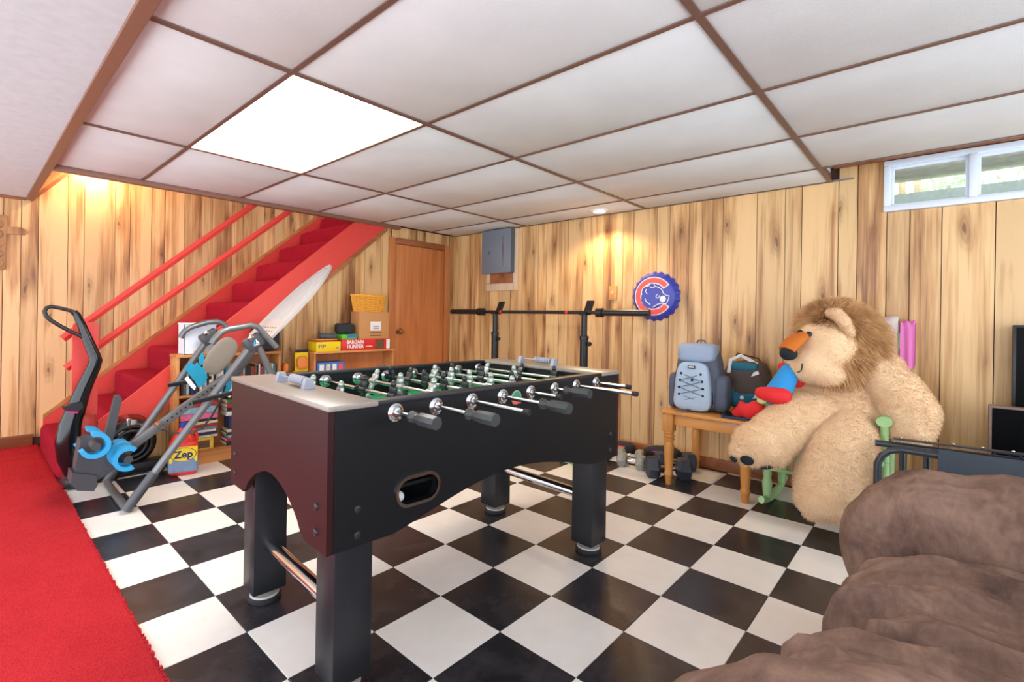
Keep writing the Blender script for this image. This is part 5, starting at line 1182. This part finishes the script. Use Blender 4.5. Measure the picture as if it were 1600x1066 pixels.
# blanket over the back
bl = thing('blanket', 'white and pink printed fleece blanket draped over the rocking chair back', 'blanket', (RX1_ + 0.03, -1.16, 0.80))
def drape(y0, y1, x_f, z_f, z_t, x_b, z_b, mat, nm):
    b = MB(); n = 14; prof_ = [(x_f, z_f), (x_f - 0.006, (z_f + z_t) / 2), (x_f, z_t - 0.03), (x_f + 0.02, z_t), (x_b - 0.02, z_t + 0.004), (x_b, z_t - 0.03), (x_b + 0.004, z_b)]
    rows_ = []
    for k in range(n + 1):
        y = y0 + (y1 - y0) * k / n; w1 = 0.0025 * math.sin(k * 0.8)
        rows_.append([(x + w1, y, z + 0.004 * math.sin(k * 0.9)) for x, z in prof_])
    th_ = 0.012; vs = []; m = len(prof_)
    for row in rows_:
        for (x, y, z) in row: vs.append((x, y, z))
    nv = len(vs); cx2, cz2 = (x_f + x_b) / 2, z_f
    for row in rows_:
        for (x, y, z) in row:
            d = Vector((x - cx2, 0, z - (z_t - 0.05))).normalized(); vs.append((x - d.x * th_, y, z - d.z * th_))
    fs = []
    for k in range(n):
        for j in range(m - 1):
            a = k * m + j; fs.append((a, a + 1, a + m + 1, a + m)); fs.append((nv + a, nv + a + m, nv + a + m + 1, nv + a + 1))
    for k in range(n):
        for j in (0, m - 1): a = k * m + j; fs.append((a, a + m, nv + a + m, nv + a))
    for j in range(m - 1):
        for k in (0, n): a = k * m + j; fs.append((a, a + 1, nv + a + 1, nv + a))
    b.raw(vs, fs); return b.build(nm, mat, bl, angle=60)
ybl = [PX(q, 530, RX1_ + 0.03).y for q in (1335, 1403, 1407, 1430)]
drape(ybl[1], ybl[0], RX1_ + 0.005, 0.80, 1.12, RX1_ + 0.118, 0.80, 'blanket_print', 'printed_side')
drape(ybl[3], ybl[2], RX1_ - 0.005, 0.83, 1.095, RX1_ + 0.12, 0.84, 'pink', 'pink_fold')

def LP(px_, py_, x): return tuple(PX(px_, py_, x))
ln = thing('plush_lion', 'giant tan plush lion with brown mane slumped in the green rocking chair', 'plush toy', (2.08, -0.95, 0.42))
Rm_ = Matrix.Rotation
body = blobs('body', [
    ('e', LP(1318, 610, 2.16), (0.17, 0.25, 0.24)), ('e', LP(1314, 645, 2.13), (0.18, 0.23, 0.135)), ('e', LP(1342, 580, 2.17), (0.15, 0.21, 0.16)),
    ('e', LP(1296, 606, 2.12), (0.13, 0.16, 0.17)),
    ('l', [LP(1265, 590, 2.16), LP(1248, 622, 2.16)], [0.10, 0.08]),
], 'plush', ln, 0.014, 5)
legA = blobs('leg', [
    ('l', [LP(1292, 646, 2.06), LP(1250, 655, 1.92), LP(1210, 680, 1.78)], [0.115, 0.142, 0.128]),
    ('e', LP(1184, 693, 1.70), (0.10, 0.125, 0.115)), ('e', LP(1172, 706, 1.68), (0.08, 0.105, 0.075)), ('e', LP(1205, 700, 1.74), (0.09, 0.10, 0.10)),
], 'plush', ln, 0.012, 4)
legB = blobs('leg', [
    ('l', [LP(1330, 664, 2.05), LP(1312, 706, 1.88), LP(1293, 760, 1.80)], [0.12, 0.162, 0.150]),
    ('e', LP(1287, 776, 1.77), (0.115, 0.128, 0.128)), ('e', LP(1274, 782, 1.74), (0.09, 0.09, 0.10)),
], 'plush', ln, 0.012, 4)
armB = blobs('arm', [
    ('l', [LP(1362, 582, 2.10), LP(1400, 612, 2.09), LP(1420, 645, 2.08), LP(1420, 668, 2.06)], [0.105, 0.118, 0.125, 0.108]),
], 'plush', ln, 0.012, 4)
for q, (ob_, cnt) in enumerate(((body, 26000), (legA, 17000), (legB, 20000), (armB, 15000))):
    strands('fur', ob_.data, 'plush', ob_, cnt, 0.015, 0.0022, droop=0.5, rnd=0.5, seed=40 + q)
head = blobs('head', [
    ('e', LP(1292, 545, 2.00), (0.15, 0.15, 0.155)), ('e', LP(1268, 570, 1.93), (0.105, 0.115, 0.10)), ('e', LP(1290, 583, 1.94), (0.10, 0.10, 0.07)), ('e', LP(1268, 525, 1.95), (0.06, 0.06, 0.07)),
], 'plush', ln, 0.010, 5)
strands('face_fur', head.data, 'plush', head, 14000, 0.008, 0.0018, droop=0.5, rnd=0.5, seed=5)
# nose bridge and nose
n0, n1, n2 = Vector(LP(1256, 524, 1.885)), Vector(LP(1238, 536, 1.83)), Vector(LP(1229, 548, 1.80))
MB().tube([n0, (n0 + n1) / 2, n1, n2], [0.028, 0.040, 0.044, 0.040], 14, flat=(0.8, 1.2)).build('nose_bridge', 'nose_orange', ln)
MB().ell(LP(1232, 552, 1.805), (0.036, 0.044, 0.040), None, 18, 12).build('nose', 'felt_black', ln)
for (px_, py_, x) in ((1265, 523, 1.885), (1250.5, 521.5, 1.91)):
    c = LP(px_, py_, x); ey = MB().ell(c, (0.013, 0.015, 0.015), None, 14, 10).build('eye', 'gloss_black', ln)
m0 = [LP(1253, 570, 1.835), LP(1252, 577, 1.832), LP(1249.5, 580, 1.83), LP(1247, 580.5, 1.832)]
MB().tube(m0, 0.0025, 6).build('mouth', 'felt_black', ln)
# mane
mane = blobs('mane', [('e', LP(1314, 530, 2.12), (0.15, 0.17, 0.175)), ('e', LP(1303, 510, 2.08), (0.13, 0.15, 0.13)), ('e', LP(1330, 548, 2.15), (0.11, 0.10, 0.12)), ('e', LP(1308, 560, 2.05), (0.12, 0.12, 0.10))], 'mane_hair', ln, 0.014, 5)
fc = np.array(LP(1268, 548, 1.90)); mc = np.array(LP(1320, 528, 2.08))
def comb_(P, N):
    d = P - fc; d /= np.linalg.norm(d, axis=1)[:, None] + 1e-9; return d * 0.9 + np.array([0, 0, -0.25])
lw = np.array(wmat(ln).inverted().translation)
def comb_l(P, N): return comb_(P - lw, N)
hairo = strands('mane_fur', mane.data, 'mane_hair', mane, 34000, 0.075, 0.0034, droop=0.7, rnd=0.42, seed=6, comb=comb_l)
# ears
e0 = [Vector(LP(1297, 489, 1.93)), Vector(LP(1308, 491, 1.91)), Vector(LP(1319, 503, 1.91)), Vector(LP(1328, 521, 1.93))]
ear = blobs('ear', [('l', e0, [0.024, 0.03, 0.03, 0.024])], 'skin_tan', ln, 0.008, 4); strands('ear_fur', ear.data, 'plush', ear, 3000, 0.008, 0.0018, seed=8)
# paw pads
def pad_(px_, py_, x, r, nrm):
    c = Vector(LP(px_, py_, x)); q = Vector(nrm).normalized().to_track_quat('Z', 'Y').to_matrix(); MB().ell(c, (r[0], r[1], 0.006), q, 18, 8).build('paw_pad', 'felt_black', ln)
from mathutils.bvhtree import BVHTree
def surf(obj, px_, py_):
    m = wmat(obj).inverted(); me = obj.data
    bv = BVHTree.FromPolygons([v.co[:] for v in me.vertices], [p.vertices[:] for p in me.polygons])
    o_ = m @ CAM; d_ = (m.to_3x3() @ ray(px_, py_)).normalized(); h = bv.ray_cast(o_, d_)
    if h[0] is None: return None, None
    return wmat(obj) @ h[0], h[1]
def pad(ob_, px_, py_, a_, b_):
    h, n = surf(ob_, px_, py_)
    if h is None: return
    q = n.to_track_quat('Z', 'Y').to_matrix(); MB().ell(h + n * 0.013, (a_, b_, 0.010), q, 18, 8).build('paw_pad', 'felt_black', ln)
pad(legA, 1168, 718, 0.034, 0.028); pad(legA, 1149, 716, 0.024, 0.018); pad(legA, 1196, 727, 0.038, 0.022); pad(legB, 1250, 798, 0.022, 0.038)
for o in [c for c in ln.children if c.name.startswith(('eye', 'mouth'))]: bpy.data.objects.remove(o)
for px_, py_ in ((1265, 523), (1252, 520)):
    h, n = surf(head, px_, py_)
    if h is not None:
        e_ = MB().ell(h + n * 0.006, (0.015,) * 3, None, 16, 12).build('eye', 'gloss_black', ln)
pts = []
for px_, py_ in ((1254, 568), (1254, 573), (1253, 578), (1250, 580.5), (1247, 581)):
    h, n = surf(head, px_, py_)
    if h is not None: pts.append(h + n * 0.008)
if len(pts) > 2: MB().tube(pts, 0.003, 6).build('mouth', 'felt_black', ln)

# ================================================================== SOFA
sf = thing('sofa', 'brown wrinkled microsuede loveseat at the corner of the checkered floor', 'sofa', (0.12, -1.7, 0))
superbox((0.835, -1.72, 0.345), (0.42, 1.04, 0.51), n=3.6, res=60, wr=0.014, wf=2.6, seed=1, stretch=(0.9, 2.6, 1.0), puff=0.06).build('arm', 'suede', sf)
superbox((-0.56, -1.652, 0.367), (0.42, 1.07, 0.55), n=3.2, res=60, wr=0.013, wf=2.6, seed=2, stretch=(0.9, 2.6, 1.0), puff=0.06).build('arm', 'suede', sf)
superbox((0.375, -1.675, 0.30), (0.55, 0.90, 0.26), n=3.8, res=70, wr=0.021, wf=3.0, seed=3, stretch=(2.4, 1.1, 1.5), puff=0.05).build('seat_cushion', 'suede', sf)
superbox((-0.135, -1.63, 0.295), (0.53, 0.92, 0.26), n=3.8, res=70, wr=0.018, wf=3.0, seed=4, stretch=(2.4, 1.1, 1.5), puff=0.05).build('seat_cushion', 'suede', sf)
for x, s in ((0.36, 5), (-0.12, 6)): superbox((x, -2.05, 0.60), (0.50, 0.26, 0.48), n=3.6, res=24, wr=0.010, wf=3.4, seed=s, puff=0.08).build('back_cushion', 'suede', sf)
MB().bx((-0.68, -2.22, 0.06), (0.92, -1.22, 0.22), 0.02).bx((-0.68, -2.28, 0.06), (0.92, -2.16, 0.78), 0.03).build('base', 'suede', sf)
for x in (-0.62, 0.86):
    for y in (-2.2, -1.3): MB().lathe([(0.02, 0), (0.028, 0.06)], (x, y, 0), seg=14).build('foot', 'black_plastic', sf)
# ================================================================== FOLDING COT BEHIND THE SOFA
ct = thing('folding_cot', 'black folding cot with dark canvas standing behind the loveseat arm', 'cot', (1.68, -1.6, 0))
def Q(px_, py_, x): return PX(px_, py_, x)
a = Q(1368, 692, 1.80); e = Q(1600, 722, 1.80); dr = (e - a).normalized()
MB().tube([a, a + dr * 0.5, a + dr * 1.05], 0.016, 12).build('rail', 'cot_metal', ct)
zr = a.z
pts = [Q(1371, 724, 1.62), Q(1378, 712, 1.62), Q(1390, 704.5, 1.62), Q(1408, 703, 1.62)]
l_ = Q(1600, 733, 1.62); dd = (l_ - pts[-1]).normalized()
pts += [pts[-1] + dd * 0.4, pts[-1] + dd * 1.0]
MB().tube([(pts[0].x, pts[0].y, 0.016)] + pts, 0.015, 12).build('rail', 'cot_metal', ct)
lp = Q(1448, 715, 1.70); MB().tube([(1.70, lp.y, lp.z + 0.0), (1.70, lp.y, 0.0)], 0.013, 10).build('leg', 'cot_metal', ct)
MB().tube([(1.80, a.y - 0.10, zr), (1.80, a.y - 0.10, 0.0)], 0.013, 10).build('leg', 'cot_metal', ct)
MB().tube([(1.80, a.y - 0.95, zr), (1.80, a.y - 0.95, 0.0)], 0.013, 10).build('leg', 'cot_metal', ct)
MB().tube([(1.62, pts[3].y - 0.9, pts[3].z), (1.62, pts[3].y - 0.9, 0.0)], 0.013, 10).build('leg', 'cot_metal', ct)
c0 = Q(1466, 708, 1.62); zt_ = c0.z + 0.012
cs = [(1.80, zr + 0.014), (1.72, zr + 0.004), (1.62, zt_ + 0.006), (1.598, zt_ - 0.01), (1.594, zt_ - 0.10), (1.594, zt_ - 0.20)]
vs = []; fs = []; n = 12; ya_, yb2 = c0.y, c0.y - 0.8
for k in range(n + 1):
    y = ya_ + (yb2 - ya_) * k / n
    for j, (x, z) in enumerate(cs): vs.append((x + 0.003 * math.sin(k * 1.3 + j), y, z))
m = len(cs); nv = len(vs)
vs += [(x + 0.004, y, z - 0.004) for x, y, z in vs]
for k in range(n):
    for j in range(m - 1): a_ = k * m + j; fs += [(a_, a_ + 1, a_ + m + 1, a_ + m), (nv + a_, nv + a_ + m, nv + a_ + m + 1, nv + a_ + 1)]
    for j in (0, m - 1): a_ = k * m + j; fs.append((a_, a_ + m, nv + a_ + m, nv + a_))
for j in range(m - 1):
    for k in (0, n): a_ = k * m + j; fs.append((a_, a_ + 1, nv + a_ + 1, nv + a_))
MB().raw(vs, fs).build('canvas', 'cot_canvas', ct, angle=60)
a2 = Q(1395, 691, 1.79)
MB().tube([a2 + Vector((-0.012, 0, 0.02)), a2 + dr * 0.45 + Vector((-0.012, 0, 0.02))], 0.012, 6, flat=(0.5, 1.6)).build('bracket', 'cot_metal', ct)
for k in range(5): MB().ell(a2 + dr * (0.03 + 0.09 * k) + Vector((-0.022, 0, 0.028)), (0.006,) * 3, None, 8, 6).build('rivet', 'chrome', ct)
h0 = Q(1545, 714, 1.79); MB().tube([h0, h0 + dr * 0.02 + Vector((0, 0, 0.022)), h0 + dr * 0.09 + Vector((0, 0, 0.022)), h0 + dr * 0.11 + Vector((0, 0, 0.0))], 0.004, 6).build('latch_loop', 'cot_metal', ct)

# ================================================================== TELEVISIONS
def tv(label, xf, y1, w_, z0, z1, stand):
    r = thing('television', label, 'television', (xf + 0.03, y1 - w_ / 2, 0 if stand else z0))
    MB().bx((xf, y1 - w_, z0), (xf + 0.045, y1, z1), 0.004).build('cabinet', 'bezel' if stand else 'black_plastic', r)
    MB().bx((xf - 0.003, y1 - w_ + 0.012, z0 + 0.02), (xf - 0.0005, y1 - 0.012, z1 - 0.012)).build('screen', 'screen', r, smooth=False)
    if stand:
        MB().bx((xf + 0.01, y1 - w_ / 2 - 0.05, 0.02), (xf + 0.035, y1 - w_ / 2 + 0.05, z0 + 0.005), 0.003).build('neck', 'black_plastic', r)
        MB().bx((xf - 0.10, y1 - w_ / 2 - 0.22, 0), (xf + 0.14, y1 - w_ / 2 + 0.22, 0.02), 0.006).build('foot', 'black_plastic', r)
    else:
        MB().bx((xf + 0.045, y1 - w_ / 2 - 0.15, (z0 + z1) / 2 - 0.1), (XW - 0.0125, y1 - w_ / 2 + 0.15, (z0 + z1) / 2 + 0.1)).build('wall_mount', 'black_plastic', r)
p = PX(1545, 633, 2.22); tv('flat black television with brown bezel standing on the floor behind the cot', 2.22, p.y, 0.95, 0.14, p.z, True)
p = PX(1583, 508, 2.40); q = PX(1589, 640, 2.40); tv('black flat television mounted on the panelled wall above the other television', 2.40, p.y, 1.0, q.z - 0.14, p.z, False)
